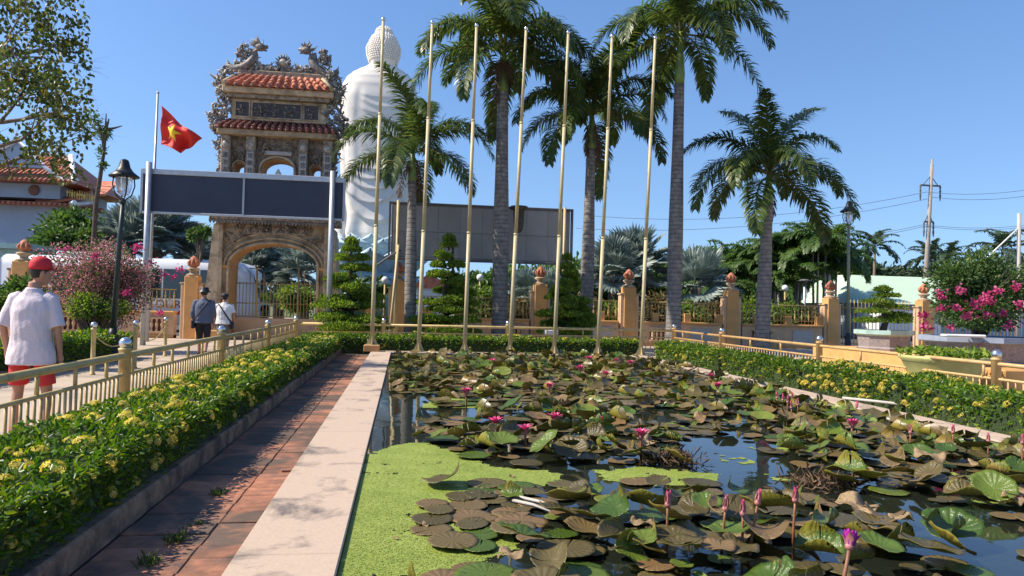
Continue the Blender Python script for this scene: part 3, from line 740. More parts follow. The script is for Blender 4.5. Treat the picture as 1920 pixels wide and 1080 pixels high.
while tries < 60000 and len(pads) < 2200:
    tries += 1
    Y = random.uniform(3.3, 20.6); x = random.uniform(PX0+.15, PX1-.12)
    p = proj((x, Y, WZ))
    if p[0] > 2050: continue
    r = random.uniform(.11,.205)*.9 if random.random() < .8 else random.uniform(.06,.11)
    if any(pp(o_, proj((x+ax_*r*.75, Y+ay_*r*.75, WZ))) for o_ in OPEN for ax_, ay_ in ((0,0),(1,0),(-1,0),(0,1),(0,-1))): continue
    if any(inpoly(x, Y, d) for d in DW) and not (p[0] > 800 and p[1] > 905): continue
    if x+r > PX1-.01 or x-r < PX0+.01: continue
    q, lift = .28, .04; ck = .66 if Y < 9 else .5; inside = None
    for i, (pl, qq, lf) in enumerate(CLUMP):
        if pp(pl, p): q, lift, inside = qq, lf, i; ck = .43 if i < 4 else .50; break
    if inside is None and (random.random() < .08 or (Y < 9 and mnoise.noise((x*.55+3, Y*.4, 11)) > .3)): continue
    if not free(x, Y, r, ck): continue
    cell.setdefault((int(x//.6), int(Y//.6)), []).append((x, Y, r))
    kd = 'flat' if random.random() > q else random.choices(['cup','fold','half','dry'], [.42,.16,.34,.08])[0]
    c = 'green' if random.random() < (.42 if inside in (0,1,2,3) and kd != 'flat' else .22) else 'bronze'
    pads.append((x, Y, r, kd, c, lift))
pads.sort(key=lambda a: math.hypot(a[0], a[1]) - (1.5 if a[3] != 'flat' else 0))
_near = sorted(pads[:300], key=lambda a: math.hypot(a[0], a[1])); pads = _near + pads[300:]
GRP = 'lily pads on the pond'
def pad_xf(x, Y, r, kd, lift, i):
    z = WZ+.008+.006*random.random()+(i % 7)*.0018
    if kd == 'flat': rot = (random.gauss(0,.014), random.gauss(0,.014), random.uniform(0,6.28)); z += (random.random()**3)*lift*.5
    else:
        tl = random.uniform(.05,.55) if kd == 'cup' else random.uniform(0,.30)
        a = random.uniform(0,6.28); rot = (tl*cos(a), tl*sin(a), random.uniform(0,6.28)); z += random.uniform(.2,1.)*lift + r*tl*.75
        if kd in ('fold','half'): z -= r*.06
    return (x, Y, z), rot
nplace = {'f': 'in the front of the pond', 'm': 'in the middle of the pond', 'b': 'towards the back of the pond'}
state = {'flat': 'flat round', 'cup': 'cupped upturned', 'fold': 'folded', 'half': 'lily pad with one side curled up,', 'dry': 'withered crumpled'}
ORD = 'first second third fourth fifth sixth seventh eighth ninth tenth eleventh twelfth thirteenth fourteenth fifteenth sixteenth seventeenth eighteenth nineteenth twentieth twenty-first twenty-second twenty-third twenty-fourth twenty-fifth twenty-sixth twenty-seventh twenty-eighth twenty-ninth thirtieth thirty-first thirty-second thirty-third thirty-fourth thirty-fifth thirty-sixth'.split(); PADN = {}
rest = {'bronze': ([],[],[],[]), 'green': ([],[],[],[])}
farV = []; farF = []; farM = []; farVar = []
LOW = {}
for i, (x, Y, r, kd, c, lift) in enumerate(pads):
    loc, rot = pad_xf(x, Y, r, kd, lift, i)
    if i < 300:
        o = ob('lily_pad', random.choice(PM[(kd,c)]), None, loc); o.rotation_euler = rot; o.scale = (r,r,r)
        zn = 'front' if Y < 6.3 else ('middle' if Y < 9.5 else 'back'); fx = (x-PX0)/(PX1-PX0); fpx = proj((x,Y,WZ))[0]
        lat = 'left' if fpx < 1080 else ('centre' if fpx < 1480 else 'right')
        cn = 'bronze' if c == 'bronze' else 'green'
        if kd == 'dry': cn = 'withered tan'
        szn = 'large' if r > .16 else 'small'
        lb = f"{szn} {dict(flat='flat', cup='cupped', fold='folded', half='half curled', dry='crumpled')[kd]} {cn} lily pad in the {zn} {lat} of the pond"
        k_ = PADN.get(lb, 0); PADN[lb] = k_+1
        tag(o, lb + (f", {ORD[k_]} nearest" if k_ < len(ORD) else ', far one'), 'lily pad', 'lily pads on the pond')
    else:
        key = (kd, c, random.randrange(3))
        if key not in LOW: LOW[key] = pad_geo(kd, 5*key[2]+len(kd), 3, 18)
        V, Fs = LOW[key]; Mt = Matrix.Translation(loc) @ Matrix.Rotation(rot[2],4,'Z') @ Matrix.Rotation(rot[0],4,'X') @ Matrix.Rotation(rot[1],4,'Y') @ Matrix.Scale(r,4)
        v_ = random.random()
        for dz, rev, mi in ((0, False, 0 if c == 'bronze' else 1), (-.012, True, 2)):
            o_ = len(farV); farV += [tuple(Mt @ Vector((a, b_, z+dz))) for a, b_, z in V]
            farF += [tuple(o_+k for k in (reversed(f) if rev else f)) for f in Fs]; farM += [mi]*len(Fs); farVar += [v_]*len(V)
if farF:
    me = fastmesh('lily_pads', farV, farF, [M['pad_bronze_far'], M['pad_green_far'], M['pad_under_far']], farVar, True)
    me.polygons.foreach_set('material_index', farM)
    tag(ob('lily_pads', me), 'dense mass of lily pads covering the far half of the pond', 'lily pads', kind='stuff')

# flowers -------------------------------------------------------
def petal_mesh(name, L, W, curl, m_):
    V = []; Fs = []; n = 5
    for i in range(n+1):
        f = i/n; w_ = W*math.sin(PI*min(.97, .12+f*.86))**.8*(1 if f < .95 else .4)
        zz = L*f*cos(curl*f); rr = L*f*sin(curl*f)
        for k in (-1, 0, 1): V.append((rr+.18*w_*abs(k)*-1, k*w_*.5, zz))
    for i in range(n):
        for k in range(2): Fs.append((i*3+k, i*3+k+1, (i+1)*3+k+1, (i+1)*3+k))
    mb = MB(); mb.add(V, Fs, 0, True); return mb.mesh(name, m_)
PT = {'pink_out': petal_mesh('petal', .085, .030, .75, M['petal_pink']), 'pink_in': petal_mesh('petal', .075, .026, .35, M['petal_pink']),
      'pur_out': petal_mesh('petal', .075, .034, .22, M['petal_purple']), 'pur_in': petal_mesh('petal', .08, .028, .1, M['petal_purple']),
      'bud': petal_mesh('petal', .088, .036, .05, M['bud']), 'budtip': petal_mesh('petal', .095, .024, .1, M['petal_pink'])}
SEP = petal_mesh('sepal', .07, .032, .5, M['bud'])
def lily(px, py, h, kind, label, lean=(0,0), s=1.):
    top = on(px, py, WZ+h); x, y = top.x, top.y
    root = thing('water_lily', label, 'water lily', (x-lean[0], y-lean[1], WZ), 0, 'water lily blossoms' if kind in ('open','purple') else 'water lily buds')
    hd = Vector((lean[0], lean[1], h-.035*s))
    MB().tube([(0,0,-.02), hd*.35+Vector((lean[0]*-.1,0,0)), hd*.75, hd], [.0085*s,.0085*s,.0075*s,.007*s], 8).build('stem', M['stem'], root)
    d = Vector((lean[0]*1.2, lean[1]*1.2, h)).normalized(); rot = d.to_track_quat('Z','Y').to_matrix().to_4x4()
    hdn = bpy.data.objects.new('flower_head', MB().lathe([(.006,-.006),(.016,.0),(.019,.012),(.012,.03)], n=10).mesh('flower_head', M['bud'])); COL.objects.link(hdn); hdn.parent = root
    hdn.matrix_local = Matrix.Translation(hd) @ rot @ Matrix.Scale(s, 4)
    def put(me, n, r, ph, nm='petal', tilt=0):
        for k in range(n):
            a = ph+2*PI*k/n+random.uniform(-.12,.12); o = ob(nm, me, hdn, (r*cos(a), r*sin(a), 0)); o.rotation_euler = (0, random.uniform(-.08,.08)+tilt, a)
    if kind == 'open': put(PT['pink_out'], 8, .010, 0); put(PT['pink_in'], 7, .006, .3); put(SEP, 4, .012, .2, 'sepal', .35)
    elif kind == 'purple': put(PT['pur_out'], 8, .014, 0, 'petal', .12); put(PT['pur_in'], 7, .01, .4, 'petal', .05); put(SEP, 4, .016, .2, 'sepal', -.05)
    else: put(PT['bud'], 6, .0155, 0, 'petal', -.16); put(PT['budtip'], 4, .009, .4, 'petal', -.07)
    return root
buds = [(1252,938,.30,'slim pink lily bud standing alone left of the front bud group',(0,0)), (1360,946,.27,'pale pink lily bud above the large brown pad',(.02,0)),
        (1393,955,.26,'slim closed lily bud, middle of the front group of four',(0,0)), (1420,935,.32,'tall pink bud on a leaning stem in the front group',(.05,.02)),
        (1491,930,.30,'bright pink bud at the right of the front group',(.01,0)), (1707,806,.26,'pink bud left of the pair by the right clump of pads',(0,0)),
        (1787,806,.26,'pink opening bud near the right duckweed strip',(0,0)), (1853,822,.22,'reddish closed bud over pads near the right edge',(0,0)),
        (1917,825,.26,'bud cut by the right edge of the picture',(0,0)), (1605,760,.2,'pink bud leaning right in front of the coping',(.05,0)),
        (1440,830,.10,'pale pink bud drooping low over the open channel',(-.12,-.02))]
for px, py, h, lb, ln_ in buds: lily(px, py, h, 'bud', lb, ln_)
for k, (px, py) in enumerate(((1457,742),(1468,746),(1477,750),(1486,745),(1496,755),(1484,760))):
    lily(px, py, .24, 'bud', 'red stemmed bud in the tight bunch of six, '+['leftmost','second','third','fifth','rightmost','lowest'][k], (random.uniform(-.03,.03),0), 1.05)
lily(1592, 1013, .26, 'purple', 'magenta purple lily half open on a leaning stem at the front', (.07,.06), 1.25)
opens = [(874,733,'bright pink open lily at the left of the far pads'), (1030,723,'tall bright pink open lily in the far middle'), (922,677,'pink lily at the back below the flagpoles'),
         (1088,690,'pale pink lily at the back, left of a brighter one'), (1134,700,'bright pink open lily at the back right of centre'), (1155,676,'left one of two pink lilies at the far end'),
         (1182,680,'right one of two pink lilies at the far end'), (930,790,'pink lily at the left of the central clump'), (1040,782,'pink lily over a glossy upturned pad in the central clump'),
         (985,805,'small magenta lily low in the central clump'), (1128,787,'pink red lily right of the central clump'), (1202,813,'pale pink lily low over dark pads right of centre'),
         (1346,722,'pink lily among pads near the right coping'), (1332,704,'small dark pink lily near the far right coping'), (1598,793,'violet pink lily before the right coping'), (1105,672,'far red lily under the fifth flagpole')]
for px, py, lb in opens: lily(px, py, random.uniform(.16,.24), 'open', lb, (random.uniform(-.03,.03),0), 1.45 if py > 700 else 1.7)
for px, py, s_, lb in ((795,986,.045,'dark scrap of rotten leaf floating on the duckweed'), (912,926,.05,'green weed scrap at the edge of the duckweed film'), (960,893,.03,'pale scrap of leaf on the duckweed by the far pads'), (742,1010,.02,'tiny brown leaf scrap on the near duckweed')):
    p_ = on(px, py, WZ+.01); V, Fs = pad_geo('dry', px, 3, 12); q_ = MB(); q_.add([(a*s_, b_*s_, c*s_*1.3+.012) for a, b_, c in V], Fs, 0, True); tag(q_.build('leaf_scrap', M['dry'] if px != 912 else M['pad_green'], None, (p_.x, p_.y, WZ+.004)), lb, 'leaf', 'leaf scraps on the duckweed')
# spent seed stalks and dry tangle
for px, py, lb in ((1262,858,'tangle of dry brown lily roots right of the central clump'), (1540,900,'small dry tangle in the channel'), (950,700,'dry brown tangle among the far pads')):
    p = on(px, py, WZ+.05); n = 260
    P = np.array([[p.x,p.y,WZ+.02]])+rng.normal(0,1,(n,3))*np.array([.13,.11,.03]); P[:,2] = np.maximum(P[:,2], WZ+.005)
    D = rdir(n)*np.array([1,1,.8])+np.array([0,0,.35]); 
    tag(leaves('dry_tangle', P, D, rng.uniform(.05,.16,n), .012, rng.random(n), M['palm_dead'], kind=None), lb, 'dry plant', 'dry tangles on the pond')
for k, (a, b_) in enumerate((((965,930),(1062,958)), ((962,938),(1040,962)))):
    A, B = on(*a, WZ+.03), on(*b_, WZ+.03)
    tag(MB().tube([A, (A+B)/2+Vector((0,0,.012)), B], [.012,.011,.006], 8).build('cut_stem', M['plaque']), ['thick pale dead stem lying on the front pads', 'thin pale dead stem beside the thicker one'][k], 'stem')
# ------------------------------------------------------------------ temple gate
def textmesh(s, size, m_, name, ext=.01):
    c = bpy.data.curves.new(name, 'FONT'); c.body = s; c.size = size; c.extrude = ext; c.align_x = 'CENTER'; c.align_y = 'CENTER'; c.resolution_u = 3
    o = bpy.data.objects.new(name, c); COL.objects.link(o)
    me = bpy.data.meshes.new_from_object(o.evaluated_get(bpy.context.evaluated_depsgraph_get())); bpy.data.objects.remove(o); bpy.data.curves.remove(c)
    me.materials.clear(); me.materials.append(m_); me.name = name; return me
def put_text(s, size, m_, name, parent, loc, rot=(PI/2,0,0), ext=.01):
    o = ob(name, textmesh(s, size, m_, name, ext), parent, loc); o.rotation_euler = rot; return o

def curl(mb, c, s, turns, dirx, rs, r=.03, mi=0):
    pts = []; rad = []; n = 14; a0 = rs.uniform(0,6.28); tilt = rs.uniform(-.5,.5)
    for i in range(n):
        f = i/(n-1); a = a0+dirx*turns*2*PI*f; q = s*(1-f*.82)
        pts.append((c[0]+q*cos(a), c[1]+tilt*q*sin(a)*.5+rs.uniform(-.01,.01), c[2]+q*sin(a))); rad.append(r*(1-.65*f))
    mb.tube(pts, rad, 5, mi)
def ornament(name, parent, boxes, seed, n, m_, s0=.12):
    """carved openwork: curls, flames, knobs filling a list of (x,y,z,rx,rz) ellipses"""
    rs = random.Random(seed); mb = MB()
    for (x, y, z, rx, rz) in boxes:
        for k in range(n):
            a = rs.uniform(0,6.28); q = math.sqrt(rs.random()); c = (x+rx*q*cos(a), y+rs.uniform(-.09,.09), z+rz*q*sin(a))
            u = rs.random(); mi = 0 if rs.random() < .7 else 1
            if u < .5: curl(mb, c, s0*rs.uniform(.45,.85), rs.uniform(.5,1.1), rs.choice((-1,1)), rs, s0*.34, mi)
            elif u < .78:
                d = Vector((cos(a), rs.uniform(-.3,.3), sin(a)+.5)).normalized()*s0*rs.uniform(1,2.1); p0 = Vector(c); side = Vector((-d.z,0,d.x))*rs.uniform(-.4,.4)
                mb.tube([p0, p0+d*.5+side*.6, p0+d], [s0*.24, s0*.17, s0*.03], 5, mi)
            else: mb.ball(c, s0*rs.uniform(.28,.6), 7, 5, mi)
    o = mb.build(name, m_ if isinstance(m_, list) else [m_, M['mosaic_w']], parent); o['kind'] = 'stuff'; return o
def dragon(parent, x, y, z, sx, s, seed):
    """coiled dragon: sinuous scaled body, raised head with horns, crest and tail flame"""
    rs = random.Random(seed); mb = MB(); pts = []; rad = []
    for i in range(26):
        f = i/25; pts.append((x+sx*s*(.75-1.2*f+.22*sin(f*9)), y+.05*sin(f*12), z+s*(.10+.95*f**1.6+.16*sin(f*11+1)))); rad.append(s*(.06+.10*sin(PI*min(1,f*1.1))))
    mb.tube(pts, rad, 8)
    for i in range(2, 25, 1):
        p = Vector(pts[i]); mb.tube([p, p+Vector((sx*.05*s, 0, .20*s))], [rad[i]*.6, .005], 4, 1)
    h = Vector(pts[-1]); mb.ball(h, s*.17, 10, 7, 0, 1.2, .9, .9); mb.tube([h, h+Vector((-sx*.28*s,0,.03*s))], [s*.12,s*.06], 7); mb.tube([h+Vector((0,0,-.06*s)), h+Vector((-sx*.24*s,0,-.12*s))], [s*.07,s*.03], 6)
    for dy in (-.06,.06): mb.tube([h+Vector((0,dy*s,.1*s)), h+Vector((sx*.12*s,dy*2*s,.27*s)), h+Vector((sx*.08*s,dy*2.6*s,.42*s))], [.04*s,.03*s,.006], 5, 1)
    for k in range(16):
        a = rs.uniform(.2,2.9); L_ = s*rs.uniform(.2,.42); mb.tube([h, h+Vector((sx*cos(a)*L_*.6+sx*.05, rs.uniform(-.1,.1), sin(a)*L_*.6)), h+Vector((sx*cos(a)*L_+sx*.1, rs.uniform(-.15,.15), sin(a)*L_))], [.035*s,.03*s,.004], 4, rs.choice((0,1)))
    for k in (5, 12, 18):
        p = Vector(pts[k]); 
        for d in (-.12,.06,.2): mb.tube([p, p+Vector((d*s,.0,-.16*s)), p+Vector((d*1.6*s,0,-.13*s))], [.05*s,.035*s,.006], 5)
    for k in range(8): curl(mb, (x+rs.uniform(-.75,.75)*s, y, z+rs.uniform(.0,.35)*s), s*.16, .9, rs.choice((-1,1)), rs, s*.045, 1)
    return mb.build('dragon', [M['mosaic'], M['mosaic_w']], parent)

GX, GY = -4.76, 28.5
gate = thing('temple_gate', 'ornate two tier temple gate with tiled roofs, dragons and a big arch', 'gate', (GX,GY,0))
HW = 1.93                                            # pier half width outside
# lower storey: front wall with a great arch
def arch_poly(hw, spring, crown, n=18, pw=1.0):
    return [(-hw, 0)] + [(-hw*cos(PI*i/n), spring+(crown-spring)*sin(PI*i/n)**pw) for i in range(n+1)] + [(hw, 0)]
def arch_wall(mb, X, z1, hw, spring, crown, y0, y1, z0=0, mi=0, mi_rev=1, n=18):
    ar = [(-hw, z0)] + [(-hw*cos(PI*i/n), spring+(crown-spring)*sin(PI*i/n)) for i in range(n+1)] + [(hw, z0)]
    def out(p, i):
        if i == 0: return (-X, z0)
        if i == len(ar)-1: return (X, z0)
        a = PI*(i-1)/n; cx, cz = -cos(a), sin(a)
        # walk the rectangle
        if abs(cx) > .72: return (X*(1 if cx > 0 else -1), spring+(z1-spring)*min(1, sin(a)/.694))
        return (X*cx/.72, z1)
    O = [out(p, i) for i, p in enumerate(ar)]; k = len(ar); V = []
    for yy in (y0, y1): V += [(x, yy, z) for x, z in ar] + [(x, yy, z) for x, z in O]
    Fs = []; Fr = []
    for i in range(k-1):
        Fs.append((i, k+i, k+i+1, i+1)); Fs.append((2*k+i, 2*k+i+1, 3*k+i+1, 3*k+i)); Fr.append((i, i+1, 2*k+i+1, 2*k+i)); Fs.append((k+i, 3*k+i, 3*k+i+1, k+i+1))
    mb.add(V, Fs, mi); mb.add(V, Fr, mi_rev)
mb = MB(); arch_wall(mb, HW, 4.35, 1.55, 2.72, 3.55, 0, 1.35); mb.build('arch_wall', [M['cream'], M['orange']], gate)
# raised archivolt rings
mb = MB()
for (ra, yy, w_) in ((1.60,-.05,.055), (1.76,-.035,.05), (1.95,-.028,.04)):
    pts = [(-ra, yy, .2)] + [(-ra*cos(PI*i/20), yy, 2.72+(.83+(ra-1.55))*sin(PI*i/20)) for i in range(21)] + [(ra, yy, .2)]
    mb.tube(pts if ra < 1.7 else pts[1:-1], w_, 6)
mb.build('archivolt', M['cream'], gate)
ornament('carved_relief', gate, [(x, -.06, z, .34, .20) for x, z in ((-1.5,3.75),(-1.05,4.05),(1.05,4.05),(1.5,3.75),(-.5,4.2),(.5,4.2))], 3, 26, [M['ornate'], M['mosaic']], .09)
mb = MB(); mb.prism([(-1.15,3.88),(1.15,3.88),(1.0,4.3),(-1.0,4.3)], -.07, 0); mb.build('name_plaque', M['ornate'], gate)
for i, ch in enumerate('門闢大寶'):
    put_text(ch, .36, M['paint_dk'], 'carved_character', gate, (-.72+i*.46, -.072, 4.09), ext=.02)
# capitals where the arch springs
for s in (-1, 1):
    mb = MB(); mb.box(s*1.74-.2, s*1.74+.2, -.09, 1.42, 2.62, 2.74, 0, .02); mb.build('arch_capital', M['orange'], gate)
    # flared buttress
    mb = MB(); x0 = s*1.93
    pf = [(x0, 0), (x0+s*.62, 0), (x0+s*.5, 1.2), (x0+s*.33, 2.8), (x0+s*.2, 4.2), (x0, 4.3)]
    if s < 0: pf = pf[::-1]
    V = [(x, -.16, z) for x, z in pf] + [(x, 1.45, z) for x, z in pf]; k = len(pf)
    mb.add(V, [tuple(range(k)), tuple(reversed(range(k, 2*k)))] + [(i, i+k, (i+1) % k+k, (i+1) % k) for i in range(k)]); mb.build('buttress', M['cream'], gate)
    mb = MB(); mb.box(s*1.93-.13, s*1.93+.13, -.15, -.001, .0, 4.33, 0, .02); mb.build('pilaster', M['cream'], gate)
    mb = MB(); mb.box(s*2.2-.42, s*2.2+.42, -.28, 1.5, 0, .35, 0, .03); mb.build('plinth', M['orange'], gate)
# lower eave with hanging fringe
mb = MB(); mb.box(-2.28, 2.28, -.32, 1.65, 4.36, 4.62, 0, .03); mb.build('eave_beam', M['ornate'], gate)
fr = MB(); fr.prism([(-.05,.0),(-.05,-.06),(0,-.15),(.05,-.06),(.05,.0)], -.02, .02); frm = fr.mesh('fringe', M['mosaic'])
for i in range(38): ob('fringe', frm, gate, (-2.22+i*.12, -.30, 4.36))
tl = MB(); tl.tube([(0,0,0),(0,.62,.30)], .075, 8); tlm = tl.mesh('tile', M['tile_dk'])
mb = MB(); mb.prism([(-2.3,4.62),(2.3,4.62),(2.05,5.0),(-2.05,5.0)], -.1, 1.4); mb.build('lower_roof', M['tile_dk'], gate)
mb = MB(); mb.box(-2.0, 2.0, .05, 1.3, 5.0, 5.45, 0, .02); mb.build('parapet', M['cream'], gate)
# upper storey: four columns, one arch and two niches
colx = [-1.82, -.94, .94, 1.82]
mb = MB()
mbs = MB(); arch_wall(mbs, .80, 7.5, .57, 6.35, 6.72, .15, 1.15, 5.45); mbs.build('upper_arch', [M['ornate'], M['orange']], gate)
for s in (-1, 1):
    q = MB(); arch_wall(q, .36, 7.5, .17, 6.35, 6.52, .2, 1.1, 5.45, n=10); q.build('niche', [M['ornate'], M['orange']], gate, (s*1.38,0,0))
    q = MB(); pts = [(s*1.38-.24*cos(PI*i/10), .16, 6.35+.27*sin(PI*i/10)) for i in range(11)]; q.tube(pts, .03, 6); q.build('niche_arch', M['cream'], gate)
pts = [(-.64*cos(PI*i/14), .10, 6.35+.46*sin(PI*i/14)) for i in range(15)]
q = MB(); q.tube([(-.64,.1,5.5)]+pts+[(.64,.1,5.5)], .055, 6); q.build('arch_moulding', M['cream'], gate)
qs = MB(); qs.box(-.5,.5,.02,.14,6.86,7.0,0,.01); qs.build('inscription_band', M['plaque'], gate)
ornament('carved_relief', gate, [(0,.08,7.22,.6,.2), (-.5,.08,7.1,.2,.25), (.5,.08,7.1,.2,.25), (-1.38,.1,7.0,.25,.28), (1.38,.1,7.0,.25,.28), (-1.38,.1,6.72,.25,.1), (1.38,.1,6.72,.25,.1)], 5, 22, [M['ornate'], M['mosaic']], .085)
words = ['蓮池海會佛', '常樂我淨西', '慈悲喜捨心', '菩提樹下坐']
for i, x in enumerate(colx):
    q = MB(); q.box(x-.17, x+.17, -.12, 1.3, 5.45, 7.5, 0, .03); q.build('column', M['ornate'], gate)
    q = MB(); q.box(x-.12, x+.12, -.145, -.119, 5.5, 6.9); q.build('couplet_board', M['plaque'], gate)
    q = MB(); q.ball((x,-.12,7.15), .13, 12, 6, 0, 1, .35, 1); q.build('medallion', M['mosaic_w'], gate)
    for k, ch in enumerate(words[i]): put_text(ch, .23, M['paint_dk'], 'carved_character', gate, (x, -.147, 6.74-k*.27), ext=.008)
# roofs -------------------------------------------------------
def tiled_roof(zb, zt, wb, wt, yb, depth, nt, m_t, nm):
    """front slope from (zb, y=yb) up to (zt, y=depth/2) with rounded tile rows"""
    dy = .62; root = gate
    mb = MB(); V = [(-wb,yb,zb),(wb,yb,zb),(wt,yb+dy,zt),(-wt,yb+dy,zt),(-wt,depth-yb-dy,zt),(wt,depth-yb-dy,zt),(wb,depth-yb,zb),(-wb,depth-yb,zb)]
    mb.add(V, [(0,1,2,3),(7,4,5,6),(3,2,5,4),(0,3,4,7),(1,6,5,2),(0,7,6,1)]); mb.build('roof_slab', m_t, root)
    segs = 3
    for i in range(nt):
        f = (i+.5)/nt*2-1
        for k in range(segs):
            a = k/segs; b_ = (k+1.08)/segs
            pa = Vector((f*(wb+(wt-wb)*a), yb+dy*a, zb+(zt-zb)*a)); pb = Vector((f*(wb+(wt-wb)*b_), yb+dy*b_, zb+(zt-zb)*b_))
            nrm = Vector((0, -(zt-zb), dy)).normalized()
            q = MB(); q.tube([pa+nrm*(.045), pb+nrm*.028], [wb/nt*.62, wb/nt*.5], 8); q.build('tile', m_t, root)
    q = MB()
    for i in range(nt): 
        f = (i+.5)/nt*2-1; q.ball((f*wb, yb-.02, zb+.0), wb/nt*.55, 8, 5, 0, 1, .4, 1)
    o = q.build('eave_tile_ends', M['tile_dk'], root); o['kind'] = 'stuff'
# second roof
mb = MB(); mb.box(-2.12, 2.12, -.26, 1.5, 7.5, 7.72, 0, .03); mb.build('upper_eave_beam', M['cream'], gate)
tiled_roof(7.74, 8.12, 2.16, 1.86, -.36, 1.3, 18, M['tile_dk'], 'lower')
# frieze
mb = MB(); mb.box(-1.72, 1.72, .1, 1.2, 8.12, 8.9, 0, .02); mb.build('frieze_wall', M['cream'], gate)
for (x0, x1, sd) in ((-1.55,-1.08,1),(-.95,.78,2),(.92,1.42,3)):
    q = MB(); q.box(x0, x1, .075, .099, 8.25, 8.78); q.build('frieze_panel', M['paint_dk'], gate)
    q = MB()
    for (a, b_, c, d) in ((x0-.04,x1+.04,8.21,8.25),(x0-.04,x1+.04,8.78,8.82),(x0-.04,x0,8.251,8.779),(x1,x1+.04,8.251,8.779)): q.box(a, b_, .05, .1, c, d)
    q.build('panel_frame', M['cream'], gate)
    ornament('figurine_relief', gate, [(x0+.2+k*.32, .05, 8.5, .14, .2) for k in range(max(1, int((x1-x0)/.32)))], sd, 17, [M['mosaic'], M['ornate']], .07)
mb = MB(); mb.box(-1.85, 1.85, -.12, 1.4, 8.9, 9.05, 0, .02); mb.build('frieze_cornice', M['ornate'], gate)
mb = MB(); mb.box(-1.98, 1.98, -.26, 1.5, 9.05, 9.28, 0, .03); mb.build('top_eave_beam', M['cream'], gate)
tiled_roof(9.30, 9.80, 1.92, 1.45, -.36, 1.3, 13, M['tile'], 'top')
mb = MB(); mb.box(-1.6, 1.6, .42, .86, 9.80, 10.10, 0, .03); mb.build('ridge_beam', M['ornate'], gate)
for s in (-1, 1):
    q = MB(); q.tube([(s*1.92,-.36,9.33),(s*1.62,.1,9.72),(s*1.5,.5,9.92)], .09, 8); q.build('hip_ridge', M['cream'], gate)
    dragon(gate, s*1.2, .6, 10.05, s, 1.0, 5+s)
    ornament('ridge_end_carving', gate, [(s*1.5,.6,10.4,.3,.42),(s*1.45,.6,10.85,.25,.2),(s*1.05,.6,10.25,.3,.22)], 60+s, 40, M['mosaic'], .13)
    ornament('roof_corner_carving', gate, [(s*1.9,.1,9.7,.26,.36),(s*2.1,.1,9.5,.24,.24),(s*2.05,.1,9.15,.18,.22)], 20+s, 46, M['mosaic'], .15)
    ornament('roof_corner_carving', gate, [(s*2.0,.1,8.5,.32,.42),(s*2.25,.1,8.2,.26,.3),(s*2.2,.1,7.85,.18,.2)], 30+s, 46, M['mosaic'], .15)
    ornament('side_carving', gate, [(s*2.1,.2,7.2,.18,.3),(s*2.02,.2,6.6,.12,.4),(s*2.08,.2,5.9,.14,.4),(s*2.1,.2,5.3,.18,.3)], 40+s, 30, M['mosaic'], .13)
ornament('ridge_carving', gate, [(-.6,.6,10.2,.4,.12),(.6,.6,10.2,.4,.12),(0,.6,10.3,.3,.2)], 50, 60, M['mosaic'], .13)
q = MB(); q.ball((0,.6,10.48), .16, 12, 8)
for k in range(9):
    a = PI*k/8; q.tube([(.14*cos(a),.6,10.48+.14*sin(a)),(.26*cos(a)+.03,.6,10.5+.26*sin(a)),(.3*cos(a)-.02,.6,10.52+.36*sin(a))], [.045,.035,.006], 5, 1)
q.build('flaming_pearl', [M['mosaic_w'], M['mosaic']], gate)
# statues in the upper storey
def seated(label, x, z, s):
    r_ = thing('seated_statue', label, 'statue', (GX+x, GY+.6, z))
    q = MB(); q.lathe([(.02,0),(.36,.0),(.40,.08),(.34,.18),(.22,.24),(.235,.36),(.25,.46),(.20,.56),(.09,.61),(.06,.66)], n=18, sy=.8); q.ball((0,0,.75), .115, 14, 10, 0, .92, .95, 1.1); q.ball((0,0,.89), .05, 8, 6)
    q.ball((.34,-.05,.1), .12, 10, 6, 0, 1.2, 1, .7); q.ball((-.34,-.05,.1), .12, 10, 6, 0, 1.2, 1, .7)
    for s_ in (-1,1): q.tube([(s_*.22,0,.5),(s_*.30,-.06,.32),(s_*.12,-.2,.2)], [.075,.07,.05], 8)
    q.build('figure', M['statue'] if s > .8 else M['ornate'], r_).scale = (s,s,s)
seated('small seated white statue in the upper arch of the gate', -.05, 5.45, 1.05)
seated('little carved figure in the left niche of the gate', -1.38, 5.45, .72)
seated('little carved figure in the right niche of the gate', 1.38, 5.45, .72)
# bar gate standing in the great arch
bg_ = thing('bar_gate', 'ochre sliding bar gate closing the great arch', 'gate', (GX, GY+.9, 0))
for i in range(25):
    x = -1.5+i*.125; tall = 2.15 if i % 4 else 2.5
    q = MB(); q.tube([(x,0,.85),(x,0,tall)], .016, 6); q.build('bar', M['iron'], bg_)
for z in (.85, 1.35, 2.1): q = MB(); q.tube([(-1.5,0,z),(1.5,0,z)], .022, 6); q.build('cross_bar', M['iron'], bg_)
q = MB(); q.box(-1.54,1.54,-.1,.1,0,.8,0,.02); q.build('gate_sill', M['orange_lt'], bg_)
for x in (-.75,.78,1.46): q = MB(); q.tube([(x,-.02,.1),(x,-.02,2.75)], .04, 8); q.build('gate_post', M['iron'], bg_)

